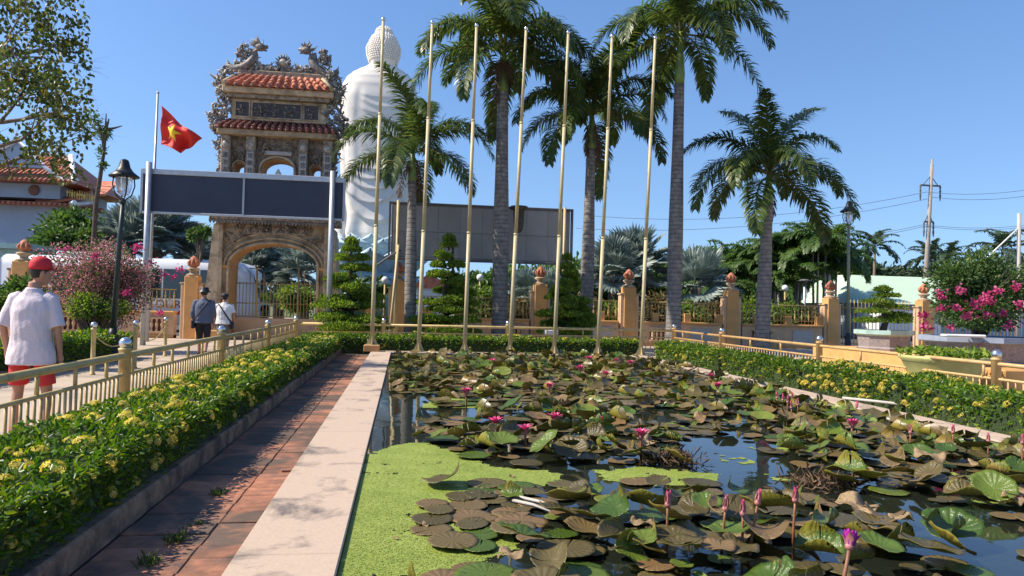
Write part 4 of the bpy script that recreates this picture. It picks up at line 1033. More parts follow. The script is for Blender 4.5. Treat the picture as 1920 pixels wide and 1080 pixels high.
# ------------------------------------------------------------------ perimeter walls
FIN = MB(); FIN.lathe([(.05,0),(.17,.06),(.20,.14),(.15,.20),(.09,.24),(.13,.27),(.16,.34),(.15,.41),(.09,.48),(.03,.55)], n=12)
def pillar(x, y, h, label, group='wall pillars with clay finials', w_=.3):
    r_ = thing('wall_pillar', label, 'pillar', (x,y,0), 0, group)
    q = MB(); q.box(-w_,w_,-w_,w_,0,h,0,.02); q.build('shaft', M['orange'], r_)
    q = MB(); q.box(-w_-.13,-w_-.002,-w_*.75,w_*.75,0,h-.32,0,.015); q.box(w_+.002,w_+.13,-w_*.75,w_*.75,0,h-.32,0,.015); q.build('side_pier', M['orange_lt'], r_)
    q = MB(); q.box(-w_-.17,-w_+.03,-w_*.85,w_*.85,h-.32,h-.24,0,.015); q.box(w_-.03,w_+.17,-w_*.85,w_*.85,h-.32,h-.24,0,.015); q.build('side_cap', M['cream'], r_)
    q = MB(); q.lathe([(w_*1.02,0),(w_*1.05,.05),(w_*.55,.11),(w_*.5,.16),(w_*.95,.24),(w_*.9,.29),(w_*.4,.32)], (0,0,h), 14); q.build('neck', M['cream'], r_)
    q = MB(); q.lathe([(.08,0),(.17,.06),(.19,.14),(.15,.22),(.17,.27),(.12,.36),(.03,.44)], (0,0,h+.3), 10)
    for k in range(8):
        a = k*PI/4; q.tube([(.15*cos(a),.15*sin(a),h+.38),(.19*cos(a),.19*sin(a),h+.5),(.10*cos(a),.10*sin(a),h+.66)], [.05,.05,.012], 5)
    q.build('finial', M['finial'], r_)
    return r_
BALM = MB(); BALM.lathe([(.05,0),(.05,.05),(.028,.08),(.062,.22),(.06,.27),(.026,.36),(.05,.40),(.05,.45)], n=8); balm = BALM.mesh('baluster', M['orange_lt'])
GRM = MB(); GRM.tube([(0,0,0),(0,0,.12)], .013, 5); GRM.lathe([(.013,.12),(.034,.2),(.05,.32),(.03,.42),(.02,.5),(.04,.56),(.013,.62),(.011,.80)], n=6); grm = GRM.mesh('grille_bar', M['iron'])
GR2 = MB(); GR2.tube([(0,0,0),(0,0,.78)], .014, 5)
GR2.tube([(.055*cos(k*PI/5),0,.18+.055*sin(k*PI/5)) for k in range(11)], .012, 4); GR2.tube([(.045*cos(k*PI/5),0,.45+.06*sin(k*PI/5)) for k in range(11)], .012, 4); gr2 = GR2.mesh('grille_scroll', M['iron'])
def wall(x0, x1, y, label, h=.9, win=True):
    r_ = thing('boundary_wall', label, 'wall', (x0,y,0), 0, 'boundary wall bays'); L_ = x1-x0
    q = MB(); q.box(0,L_,-.16,.16,0,h,0,0); q.build('wall_base', M['orange_lt'], r_)
    q = MB(); q.box(0,L_,-.27,.27,h,h+.09,0,.02); q.build('wall_cap', M['orange'], r_)
    q = MB(); q.box(0,L_,-.20,.20,0,.12,0,.01); q.build('wall_foot', M['orange'], r_)
    np_ = max(1, int(L_/1.35)); w_ = L_/np_
    for i in range(np_):
        c = (i+.5)*w_
        if win and i % 2 == 0:
            q = MB(); q.box(c-.45,c+.45,-.185,-.162,.22,.74); q.build('recess', M['maroon'], r_)
            for k in range(5): ob('baluster', balm, r_, (c-.36+k*.18, -.235, .255))
            q = MB(); q.box(c-.48,c+.48,-.29,-.165,.705,.75); q.box(c-.48,c+.48,-.29,-.165,.205,.255); q.build('window_frame', M['orange_lt'], r_)
        else:
            q = MB(); q.box(c-.45,c+.45,-.19,-.162,.22,.74,0,.008); q.build('panel', M['plaque'], r_)
    n = int(L_/.15)
    for i in range(n):
        if i % 9 == 4: 
            q = MB(); q.box(-.14,.14,-.1,.1,0,.36,0,.01); q.build('stub_post', M['orange'], r_, ((i+.5)*L_/n,0,h+.09))
        else: ob('grille_bar' if i % 2 else 'grille_scroll', grm if i % 2 else gr2, r_, ((i+.5)*L_/n, 0, h+.09))
    for z, rr in ((h+.89,.022), (h+.24,.014)): q = MB(); q.tube([(0,0,z),(L_,0,z)], rr, 6); q.build('grille_rail', M['iron'], r_)
    return r_
WY = 29.4
pxs = [(1012,'pillar behind the third topiary'), (1178,'pillar between the sixth and last flagpoles'), (1370,'pillar between the two rightmost palms'), (1557,'pillar at the right end of the grille wall'), (1732,'pillar beside the large bougainvillea')]
pX = [at(px, 580, WY).x for px, _ in pxs]
for (px, lb), X in zip(pxs, pX): pillar(X, WY, 2.36 if px < 1500 else 2.15, 'orange wall '+lb+' with clay finial', w_=.25)
WX = [GX+2.75, -.2] + pX[:4]
pillar(-.2, WY, 2.36, 'orange wall pillar behind the palm and first topiaries', w_=.25)
lbs = ['grille wall bay just right of the temple gate', 'grille wall bay behind the second topiary', 'grille wall bay behind the sixth flagpole', 'grille wall bay between the last flagpole and its palm', 'rightmost bay of the grille wall, behind the rightmost palm']
for i in range(5): wall(WX[i]+(.45 if i else .0), WX[i+1]-.45, WY, lbs[i])
wall(at(90,560,WY).x, GX-3.55, WY-.3, 'ornamental orange wall left of the gate, behind the dry bougainvillea')
pillar(at(368,560,WY).x, WY-.5, 2.3, 'orange wall pillar standing directly left of the gate', w_=.24)
pillar(at(42,560,WY-2).x, WY-2, 2.6, 'orange wall pillar at the far left behind the shrubs', w_=.26)
# bar fence right of the wall
bf = thing('bar_fence', 'tall ochre bar fence between the right pillars behind the bonsai', 'fence', (pX[3]+.5,WY,0)); L_ = pX[4]-pX[3]-1
for i in range(int(L_/.17)): q = MB() if i == 0 else q; ob('bar', (q.tube([(0,0,.1),(0,0,2.1)], .02, 6).mesh('bar', M['iron']) if i == 0 else bf.children[0].data), bf, (i*.17+.08,0,0))
for z in (.25, 1.75): q = MB(); q.tube([(0,0,z),(L_,0,z)], .025, 6); q.build('cross_bar', M['iron'], bf)
X2 = pX[4]+.5; bf2 = thing('bar_fence', 'ochre bar fence behind the large bougainvillea', 'fence', (X2,WY,0))
for i in range(50): ob('bar', bf.children[0].data, bf2, (i*.17,0,0))
for z in (.25, 1.75): q = MB(); q.tube([(0,0,z),(8.5,0,z)], .025, 6); q.build('cross_bar', M['iron'], bf2)

# ------------------------------------------------------------------ navy sign on posts in front of the gate
SY = 24.6
pl, pr = at(283,322,SY), at(626,345,SY); bl_ = at(270,622,SY); br_ = at(614,632,SY)
sg = thing('sign_frame', 'dark navy sign panel on two steel posts in front of the gate', 'sign', (0,SY,0))
x0, x1 = at(268,370,SY).x, at(643,372,SY).x; zt, zb = at(460,336,SY).z, at(460,403,SY).z; zt += .02
for a, b_ in ((-5.86,-2.75), (-2.72,.3)): pass
xm = at(457,370,SY).x
for a, b_ in ((x0,xm-.03),(xm+.03,x1)): q = MB(); q.box(a,b_,-.02,.02,zb,zt); q.build('panel', M['navy'], sg)
q = MB(); q.box(x0-.04,x1+.04,-.06,.06,zt+.002,zt+.17,0,.01); q.box(x0-.04,x1+.04,-.05,.05,zb-.07,zb-.002,0,.01); q.build('frame_rail', M['galv'], sg)
q = MB(); q.box(xm-.03,xm+.03,-.05,.05,zb,zt); q.box(x0-.07,x0-.002,-.05,.05,zb-.07,zt+.15); q.box(x1+.002,x1+.07,-.05,.05,zb-.07,zt+.15); q.build('frame_stile', M['galv'], sg)
for c in ((pl.x+bl_.x)/2, (pr.x+br_.x)/2): q = MB(); q.tube([(c,-.13,0),(c,-.13,zt+.35)], .085, 12); q.build('post', M['galv'], sg)
# flag on its own pole behind the sign
FY = 26.5; ft, fb = at(296,175,FY), at(287,322,FY)
fp = thing('flagpole', 'thin grey flagpole carrying the red flag, left of the gate', 'flagpole', (fb.x,FY,0))
q = MB(); q.tube([(0,0,0),(ft.x-fb.x,0,ft.z)], [.06,.035], 10); q.build('shaft', M['galv'], fp)
q = MB(); q.ball((ft.x-fb.x,0,ft.z+.02), .05, 8, 6); q.build('ball_cap', M['galv'], fp)
def star(u, v):
    x, y = (u-.42)*1.5, v-.5; a = math.atan2(x, y); r_ = math.hypot(x, y); k = (a % (2*PI/5)); k = min(k, 2*PI/5-k)
    ro, ri = .34, .13
    ax, ay = ro, 0; bx_, by_ = ri*cos(PI/5), ri*sin(PI/5); px_, py_ = r_*cos(k), r_*sin(k)
    return (bx_-ax)*(py_-ay)-(by_-ay)*(px_-ax) > 0
NU, NV = 84, 56; V = []; Q = []; mi_ = []
c0, c1, c2, c3 = at(303,198,FY), at(372,258,FY), at(345,286,FY), at(301,270,FY)   # top hoist, top fly, bottom fly, bottom hoist
for j in range(NV+1):
    for i in range(NU+1):
        u, v = i/NU, j/NV
        p = (c0*(1-u)+c1*u)*(1-v) + (c3*(1-u)+c2*u)*v
        wv = .16*sin(u*7.5+v*2.2)*u + .10*sin(u*13-v*4+1)*u + .05*sin(v*9+u*3)
        p = p + Vector((.05*sin(u*9+v*3)*u, wv*1.6, .06*sin(u*6+v*5+2)*u - .10*u*(1-u)*(1-v))); V.append(p)
for j in range(NV):
    for i in range(NU):
        Q.append((j*(NU+1)+i, j*(NU+1)+i+1, (j+1)*(NU+1)+i+1, (j+1)*(NU+1)+i)); mi_.append(1 if star((i+.5)/NU, 1-(j+.5)/NV) else 0)
me = fastmesh('flag', V, Q, [M['flag_red'], M['flag_yellow']], None, True); me.polygons.foreach_set('material_index', mi_)
o = ob('flag', me); s_ = o.modifiers.new('t', 'SOLIDIFY'); s_.thickness = .004
tag(o, 'red flag with a yellow star fluttering beside the gate', 'flag')

# ------------------------------------------------------------------ grey billboard seen from behind
BY = 27.6
bb = thing('billboard', 'large grey billboard seen from behind on ochre posts', 'billboard', (0,BY,0))
a, b_ = at(737,392,BY), at(1068,397,BY); zb = at(900,486,BY).z; zt = at(900,391,BY).z; nx = 8; w_ = (b_.x-a.x)/nx
for i in range(nx):
    for j in range(2):
        z0 = zb+(zt-zb)*j/2; q = MB(); q.box(a.x+i*w_+.006, a.x+(i+1)*w_-.006, -.02, .02, z0+.006, z0+(zt-zb)/2-.006, 0, .004); q.build('panel', M['grey_panel'], bb)
q = MB(); q.box(a.x-.03,b_.x+.03,.03,.12,zb-.04,zt+.04); q.build('backing', M['grey_panel'], bb)
q = MB(); q.box(a.x-.07,b_.x+.07,-.06,.13,zt+.041,zt+.12,0,.01); q.box(a.x-.07,b_.x+.07,-.06,.13,zb-.12,zb-.041,0,.01); q.box(a.x-.14,a.x-.071,-.06,.13,zb-.12,zt+.12); q.box(b_.x+.071,b_.x+.14,-.06,.13,zb-.12,zt+.12); q.build('frame', M['grey_frame'], bb)
for i in range(1, nx): q = MB(); q.box(a.x+i*w_-.005, a.x+i*w_+.005, -.026, .028, zb, zt); q.build('mullion', M['grey_panel'], bb)
for px in (745, 1058): 
    c = at(px, 450, BY-.18); q = MB(); q.tube([(c.x,-.18,0),(c.x,-.18,zt+.15)], .055, 10); q.build('post', M['pole'], bb)
c = at(765,388,BY); q = MB(); q.tube([(at(730,612,BY-.6).x,-.9,0),(at(747,470,BY).x,-.27,zb+.4)], .05, 8); q.build('brace', M['pole'], bb)
q = MB(); q.tube([at(700,503,BY)-Vector((0,BY+.3,0)), at(733,480,BY)-Vector((0,BY+.3,0)), at(752,470,BY)-Vector((0,BY+.3,0))], .035, 6); q.build('stay', M['grey_frame'], bb)
# floodlight post with a brown shade in front of the billboard
fl_ = at(973,395,BY-1); r_ = thing('floodlight_post', 'short ochre post with a brown drum floodlight before the billboard', 'lamp', (at(961,620,BY-1).x,BY-1,0))
q = MB(); q.tube([(0,0,0),(0,0,fl_.z-.7)], .06, 10); q.build('post', M['pole'], r_)
dx = fl_.x-r_.location.x
q = MB(); q.lathe([(.30,.26),(.34,.22),(.34,.16),(.2,.10),(.19,-.3),(.15,-.62),(.05,-.7)], (dx,0,fl_.z-.1), 16); q.build('drum', M['bark_dk'], r_)
q = MB(); q.tube([(dx-.3,0,fl_.z+.05),(dx-.05,0,fl_.z-.75)], .02, 6); q.build('bracket', M['galv'], r_)

# ------------------------------------------------------------------ great standing statue seen from behind
TY = 61.
st_c = at(700, 470, TY); SXC = st_c.x; ZB = st_c.z
Zpx = lambda y: at(706, y, TY).z
mpp = (at(806,300,TY).x-at(706,300,TY).x)/100
stt = thing('great_statue', 'colossal white standing statue in a draped robe, seen from behind', 'statue', (SXC,TY,0))
prof = [(484,50,28,0),(470,52,34,0),(455,56,38,0),(440,58,40,-2),(410,56,38,-2),(370,58,38,0),(330,62,38,1),(290,66,37,2),(250,69,36,2),(215,70,35,2),(185,69,34,2),(165,66,32,3),(150,60,28,4),(140,51,24,5),(133,41,20,6),(127,30,17,7),(122,23,16,8),(112,20.5,16,9)]
NS = 120; V = []; Q = []; rows = []
import bisect
def interp(y):
    pr_ = prof
    for i in range(len(pr_)-1):
        if pr_[i][0] >= y >= pr_[i+1][0]:
            f = (pr_[i][0]-y)/(pr_[i][0]-pr_[i+1][0]); f = f*f*(3-2*f)*.5+f*.5
            return [pr_[i][k]*(1-f)+pr_[i+1][k]*f for k in (1,2,3)]
    return list(pr_[-1][1:])
ny = 190
for j in range(ny+1):
    y = 484-(484-112)*j/ny; rx, ry, ox = interp(y)
    for i in range(NS):
        a = 2*PI*i/NS; ca, sa = cos(a), sin(a)
        ex = 1.05*math.copysign(abs(ca)**.8, ca); ey = math.copysign(abs(sa)**.85, sa)
        u = ca; back = max(0, -sa)
        d = 0
        for (y0_, sag, amp, wd, uc, lim) in ((192,50,1.5,22,.10,-.36),(208,62,1.8,18,.12,-.38),(224,70,1.5,18,.14,-.38),(326,30,2.6,14,-.02,-.8),(342,36,3.0,15,-.04,-.8),(360,42,3.4,17,-.03,-.8),(385,52,4.2,24,-.06,-.8),(420,78,6.5,36,.08,-.85)):
            if u < lim or u > .9: continue
            sv = y-(y0_-sag*(u-uc)**2+1.2*sin(u*7+y0_)); fd = min(1, (u-lim)/.12, (.9-u)/.15)*back
            if -wd < sv <= 0: d += amp*fd*(1+sv/wd)**1.4
            elif 0 < sv < 3: d += amp*fd*(1-sv/3)
        if y > 165: d += 2.2*back*(1/(1+math.exp((u+.46)/.025)))*min(1, (y-165)/25)*max(0, min(1, (400-y)/30))
        if y > 400: d += 2.0*back*sin(a*8+1)*min(1, (y-400)/25)
        if y > 200:                                         # arms hanging beside the body
            w_ = min(1, (y-200)/60)*max(0, min(1, (455-y)/30)); d -= 3.4*w_*math.exp(-((abs(u)-.80)/.07)**2)*(abs(sa))
        d += .9*sin(a*9+y*.02)*min(1, max(0, (y-380)/60))
        V.append(((ox+(rx+d)*ex)*mpp, (ry+d)*mpp*ey, Zpx(y)))
for j in range(ny):
    for i in range(NS):
        k = (i+1) % NS; Q.append((j*NS+i, j*NS+k, (j+1)*NS+k, (j+1)*NS+i))
ob('robe', fastmesh('robe', V, Q, M['statue'], None, True), stt)
# wide sleeve ends flaring beside the legs
for s in (-1, 1):
    q = MB(); secs = [(s*50,300,9,16),(s*53,340,11,19),(s*55,380,13,22),(s*57,415,15,24),(s*58,440,17,25),(s*57,452,15,22)]; V = []; n_ = 22
    for (x_, y_, rx_, ry_) in secs:
        for k in range(n_):
            a = 2*PI*k/n_; V.append(((x_+rx_*cos(a))*mpp, ry_*sin(a)*mpp, Zpx(y_)))
    q.add(V, [(i*n_+(k+1) % n_, i*n_+k, (i+1)*n_+k, (i+1)*n_+(k+1) % n_) for i in range(5) for k in range(n_)]+[tuple(range(5*n_,6*n_))], 0, True); q.build('sleeve', M['statue'], stt)
hx = 8.5
q = MB(); q.lathe([(19,-16),(20.5,-10),(23,-2),(26.5,10),(28,20),(28,30),(26,40),(22,48),(17,53),(15.5,56),(15,60),(12.5,64.5),(7,68.5),(1,70)], (hx,0,0), 36, sy=1.02)
q.v = [(x*mpp, y_*mpp, Zpx(118)+z*mpp) for x, y_, z in q.v]; q.build('head', M['statue'], stt)
for s in (-1, 1):
    q = MB(); q.tube([(hx+s*27.5,-1,36),(hx+s*30.5,-1,28),(hx+s*29.5,-1,14),(hx+s*26,-1,3),(hx+s*24.5,-1,-4)], [2.4,3.0,2.8,2.4,2.0], 8, flat=1.6)
    q.v = [(x*mpp, y_*mpp, Zpx(118)+z*mpp) for x, y_, z in q.v]; q.build('ear', M['statue'], stt)
q = MB(); pr2 = [(25.4,6),(26.5,10),(28,20),(28,30),(26,40),(22,48),(17,53),(15.5,56),(15,60),(12.5,64.5),(7,68.5)]
for lev in range(17):
    z = 5+lev*3.9; r_ = np.interp(z, [p_[1] for p_ in pr2], [p_[0] for p_ in pr2]); n = max(4, int(2*PI*r_/4.6))
    for k in range(n):
        a = 2*PI*(k+.5*(lev % 2))/n; q.ball((hx+r_*cos(a), r_*1.02*sin(a), z), 2.25, 8, 5)
q.v = [(x*mpp, y_*mpp, Zpx(118)+z*mpp) for x, y_, z in q.v]; o = q.build('hair_curls', M['statue'], stt); o['kind'] = 'stuff'
# lotus pedestal: rings of petals
lt = thing('lotus_pedestal', 'pale blue lotus pedestal with layered petals beneath the great statue', 'pedestal', (SXC,TY,0))
zl = Zpx(545)
V, Fs = [], []
for i in range(9):
    f = i/8
    for k in range(7):
        g = k/6*2-1; w_ = 1.55*sin(PI*min(1,.22+f*.74))**.7*(1 if f < .96 else .25)
        V.append((g*w_, -(.9*f+.9*f*f)-.35*(1-g*g)*sin(PI*f), 1.9*f-.35*g*g*f+.1))
for i in range(8):
    for k in range(6): Fs.append((i*7+k, i*7+k+1, (i+1)*7+k+1, (i+1)*7+k))
q = MB(); q.add(V, Fs, 0, True); ptm = q.mesh('petal', M['lotus']); 
for ring, (n, rr, z, s) in enumerate(((14,2.9,zl+1.1,1.0),(14,2.35,zl+2.0,.92),(12,1.7,zl+2.6,.85))):
    for k in range(n):
        a = 2*PI*(k+.5*(ring % 2))/n; o = ob('petal', ptm, lt, (rr*sin(a), -rr*cos(a), z)); o.rotation_euler = (0,0,a); o.scale = (s,s,s)
        sm_ = o.modifiers.new('t', 'SOLIDIFY'); sm_.thickness = .12
q = MB(); q.lathe([(3.1,0),(3.1,zl-.2),(4.3,zl),(4.5,zl+.5),(3.4,zl+1.2),(2.6,zl+2.2),(2.5,zl+3.6),(.5,zl+3.7)], n=40); q.build('core', M['lotus'], lt)
q = MB(); q.lathe([(5.2,0),(5.2,zl-.5),(4.9,zl-.2),(3.2,zl-.15)], n=8); q.build('plinth', M['lotus_green'], lt)
# ------------------------------------------------------------------ royal palms
def frond_mesh(name, L_, e0, droop, nl, ll, seed, m_, wid=.042, twist=0., plum=.35, grav=.9):
    rs = np.random.default_rng(seed); n = 40; s = np.linspace(0, 1, n+1)
    ang = e0 - droop*s**1.25; dx = np.cos(ang)*L_/n; dz = np.sin(ang)*L_/n
    X = np.concatenate([[0], np.cumsum(dx[:-1])]); Z = np.concatenate([[0], np.cumsum(dz[:-1])]); Yc = .06*L_*np.sin(s*2.2+seed)*s
    C = np.c_[X, Yc, Z]; T = unit(np.gradient(C, axis=0))
    V = []; Q = []; var = []
    # rachis
    for i in range(n):
        r1 = .045*(1-s[i])+.006; r2 = .045*(1-s[i+1])+.006
        o_ = len(V)
        for (c, r_) in ((C[i], r1), (C[i+1], r2)):
            V += [c+[0,r_,0], c+[0,0,r_*.7], c+[0,-r_,0], c+[0,0,-r_*.7]]
        for k in range(4): Q.append((o_+k, o_+(k+1) % 4, o_+4+(k+1) % 4, o_+4+k))
        var += [.75]*8
    for i in range(nl):
        f = .13+.86*(i+.5)/nl; c = np.array([np.interp(f, s, C[:,k]) for k in range(3)]); t_ = unit(np.array([np.interp(f, s, T[:,k]) for k in range(3)]))
        sd = unit(np.cross(t_, [0,0,1])); up_ = np.cross(sd, t_); v0 = rs.random()*.6+.1
        for sg in (-1, 1):
            l = ll*(math.sin(PI*min(1,.10+f*.86))**.6)*rs.uniform(.8,1.1)*(1.05-.25*f)
            d = unit(sd*sg*(.85)+t_*(.35+.55*f)+up_*rs.normal(.12,plum))
            w_ = np.cross(d, up_); w_ = unit(w_)*wid*.5*(1 if rs.random() < .8 else 1.3)
            b = c; m1 = b+d*l*.45; d2 = unit(d+np.array([0,0,-grav*rs.uniform(.6,1.3)])); m2 = m1+d2*l*.33; d3 = unit(d2+np.array([0,0,-grav*.7])); tp = m2+d3*l*.25
            o_ = len(V); V += [b-w_*.5, b+w_*.5, m1+w_, m1-w_, m2+w_*.75, m2-w_*.75, tp+w_*.08, tp-w_*.08]
            Q += [(o_,o_+1,o_+2,o_+3), (o_+3,o_+2,o_+4,o_+5), (o_+5,o_+4,o_+6,o_+7)]
            v = v0+rs.uniform(-.12,.12)+(.35 if rs.random() < .05 else 0); var += [v]*8
    return fastmesh(name, V, Q, m_, np.clip(var,0,1))
FR = {}
for k, (e0, dr) in {'up': (80,75), 'hi': (62,125), 'mid': (42,125), 'low': (18,108), 'hang': (-8,78)}.items():
    FR[k] = [frond_mesh('frond', 3.7, R(e0), R(dr), 118, .76, 7*j+len(k), M['palm'], wid=.05, plum=.34, grav=.5+.15*j) for j in range(2)]
FR['dead'] = [frond_mesh('dead_frond', 2.0, R(-48), R(40), 40, .5, 5, M['palm_dead'], plum=.6, grav=1.2)]
m, t, b = nodes('royal_palm_trunk'); tc = N(t, 'ShaderNodeTexCoord', name='TC')
sp = N(t, 'ShaderNodeSeparateXYZ'); t.links.new(tc.outputs['Object'], sp.inputs[0])
nz = noisetex(t, 1.7, 3); ma = N(t, 'ShaderNodeMath', operation='MULTIPLY_ADD'); ma.inputs[1].default_value = .10; t.links.new(nz.outputs['Fac'], ma.inputs[0]); t.links.new(sp.outputs[2], ma.inputs[2])
mk = N(t, 'ShaderNodeMath', operation='MULTIPLY'); mk.inputs[1].default_value = 6.6; t.links.new(ma.outputs[0], mk.inputs[0]); frc = N(t, 'ShaderNodeMath', operation='FRACT'); t.links.new(mk.outputs[0], frc.inputs[0])
rg = ramp(t, [(0,(0,0,0)),(.10,(1,1,1)),(.8,(1,1,1)),(1,(.35,.35,.35))]); t.links.new(frc.outputs[0], rg.inputs[0])
n1 = noisetex(t, 4, 8, rough=.7); cr = ramp(t, [(.3,(.095,.088,.08)),(.5,(.18,.165,.15)),(.72,(.30,.27,.235))]); t.links.new(n1.outputs['Fac'], cr.inputs[0])
mx = N(t, 'ShaderNodeMix', data_type='RGBA', blend_type='MULTIPLY'); mx.inputs['Factor'].default_value = .6; t.links.new(cr.outputs[0], mx.inputs['A']); t.links.new(rg.outputs[0], mx.inputs['B']); t.links.new(mx.outputs['Result'], b.inputs['Base Color'])
bp = N(t, 'ShaderNodeBump'); bp.inputs['Strength'].default_value = .6; bp.inputs['Distance'].default_value = .03; t.links.new(rg.outputs[0], bp.inputs['Height']); t.links.new(bp.outputs[0], b.inputs['Normal']); b.inputs['Roughness'].default_value = .85
M['royal_trunk'] = m
M['crownshaft'] = mat('crownshaft', (.13,.19,.05), .4, .3, 4, .1, 20, dirt=(.25,.2,.1), dirt_scale=2, dirt_lo=.6, dirt_hi=.75)
M['sheath'] = mat('leaf_sheath', (.27,.17,.10), .7, .3, 5, .3)
def royal(label, pb, pt, Y, rb, n, seed, s=1., shaft=1.3, plan=None, dead=0, az0=None):
    """pb/pt: base and crown pixel"""
    B = at(pb[0], pb[1], Y); T_ = at(pt[0], pt[1], Y); h = T_.z
    root = thing('royal_palm', label, 'palm tree', (B.x,Y,0), 0, 'royal palms along the wall'); rs = random.Random(seed)
    lx = T_.x-B.x; hs = h-shaft
    pts, rad = [], []
    for i in range(40):
        f = i/39; z = hs*f; pts.append((lx*f*(hs/h), 0, z)); r_ = rb*(1.12-.35*f+.16*math.exp(-((f-.45)/.22)**2)+.35*math.exp(-f*18)); rad.append(r_)
    q = MB(); q.tube(pts, rad, 20); q.build('trunk', M['royal_trunk'], root)
    q = MB(); x1 = lx*hs/h
    q.tube([(x1,0,hs-.05),(x1+(lx-x1)*.25,0,hs+shaft*.2),(x1+(lx-x1)*.6,0,hs+shaft*.6),(lx,0,h+.15)], [rad[-1]*.95,rad[-1]*1.08,rad[-1]*.75,rad[-1]*.45], 16); q.build('crownshaft', M['crownshaft'], root)
    if plan is None:
        plan = []
        for i in range(n):
            f = i/(n-1); plan.append((i*2.399963+seed, 'up' if f < .14 else 'hi' if f < .38 else 'mid' if f < .68 else 'low' if f < .88 else 'hang'))
    for (a, kd) in plan:
        o = ob('frond', rs.choice(FR[kd]), root, (lx,0,h+rs.uniform(-.1,.1))); o.rotation_euler = (rs.uniform(-.12,.12), rs.uniform(-.10,.10), a+rs.uniform(-.15,.15)); k = s*rs.uniform(.9,1.08); o.scale = (k,k,k)
    for i in range(dead):
        o = ob('dead_frond', FR['dead'][0], root, (lx,0,h-.25)); o.rotation_euler = (0, rs.uniform(-.1,.4), i*2.4+1); k = rs.uniform(.6,.9); o.scale = (k,k,k)
    return root
royal('tall royal palm with thick trunk and brown sheath right of the centre flagpoles', (937,622), (944,95), 26.0, .25, 19, 1, 1.12, 1.5, dead=8)
royal('royal palm between the fifth and sixth flagpoles', (1098,622), (1110,215), 27.0, .215, 17, 3, 1.04, 1.3, dead=4)
royal('tallest royal palm with a bright green crownshaft, right of the last flagpole', (1262,630), (1276,68), 25.5, .23, 18, 5, 1.17, 1.75)
royal('rightmost royal palm with low spreading crown', (1428,640), (1442,330), 25.5, .23, 16, 2, 1.03, 1.0, dead=1)
royal('leftmost royal palm standing in front of the great statue', (768,640), (774,285), 25.5, .175, 14, 8, .95, 1.0, dead=2)

# ------------------------------------------------------------------ silver fan palms
def fan_mesh(seed, n=30, R_=1.0, m_=None):
    rs = np.random.default_rng(seed); V = []; Q = []; var = []
    L0 = 1.1; o_ = 0; V += [(0,.03,0),(0,-.03,0),(L0,-.015,0),(L0,.015,0)]; Q.append((0,1,2,3)); var += [.6]*4
    for i in range(n):
        a = R(-125)+R(250)*i/(n-1); l = R_*(1.0-.18*abs(a)/R(125))*rs.uniform(.92,1.06); d = np.array([cos(a), sin(a), 0]); w_ = np.array([-sin(a), cos(a), 0])*R_*.075
        b = np.array([L0,0,0]); cupz = .22*R_*(abs(sin(a)))
        m1 = b+d*l*.6+[0,0,cupz*.6+rs.normal(0,.02)]; tp = b+d*l+[0,0,cupz*.7-.12*R_*rs.random()]
        pz = .03*R_
        o_ = len(V); V += [b, m1+w_+[0,0,-pz], tp+w_*.1, m1+[0,0,pz], b, m1+[0,0,pz], tp-w_*.1, m1-w_+[0,0,-pz]]
        Q += [(o_,o_+1,o_+2,o_+3),(o_+4,o_+5,o_+6,o_+7)]; var += [min(1,max(0,rs.normal(.55,.2)))]*8
    return fastmesh('fan_leaf', V, Q, m_ or M['bismarck'], var)
FAN = [fan_mesh(i, 28, 1.15) for i in range(3)]
def fanpalm(label, px, pyc, Y, s, n, seed, z=None):
    C = at(px, pyc, Y); rs = random.Random(seed)
    root = thing('fan_palm', label, 'palm tree', (C.x,Y,0), 0, 'silver fan palms behind the wall')
    q = MB(); q.tube([(0,0,0),(0,0,max(.4,C.z))], [.30*s,.24*s], 12); q.build('trunk', M['bark'], root)
    for i in range(n):
        f = (i+.5)/n; e = R(82-105*f); a = i*2.39996+seed
        o = ob('fan_leaf', rs.choice(FAN), root, (0,0,max(.4,C.z)-.1)); o.rotation_euler = (rs.uniform(-.5,.5), -e, a); k = s*rs.uniform(.85,1.15); o.scale = (k,k,k)
    return root
fanpalm('silver fan palm behind the palm trunk right of the billboard', 1150, 515, 37, 1.0, 26, 1)
fanpalm('dark silver fan palm just left of the last flagpole', 1188, 500, 38, 1.05, 24, 2)
fanpalm('bright silver fan palm spreading right of the tallest palm trunk', 1305, 540, 36, 1.05, 22, 3)
fanpalm('silver fan palm under the right end of the billboard', 1025, 560, 35, .75, 18, 4)
fanpalm('small silver fan palm below the billboard near the thick palm', 990, 560, 36, .75, 18, 14)
fanpalm('pale fan palm seen through the left part of the great arch', 478, 510, 52, 1.15, 24, 5)
fanpalm('pale fan palm seen through the middle of the great arch', 525, 505, 54, 1.3, 24, 6)
fanpalm('pale fan palm seen through the right part of the great arch', 572, 515, 50, 1.15, 24, 7)
fanpalm('dusky fan palm between the lamp post and the sign post', 295, 440, 46, 1.25, 26, 8)
fanpalm('broad fan palm beneath the left end of the navy sign', 335, 475, 48, 1.1, 24, 9)
fanpalm('far fan palm beside the left buttress of the gate', 375, 482, 56, 1.0, 22, 10)
fanpalm('dusky fan palm behind the left street lamp', 245, 460, 45, 1.15, 24, 11)

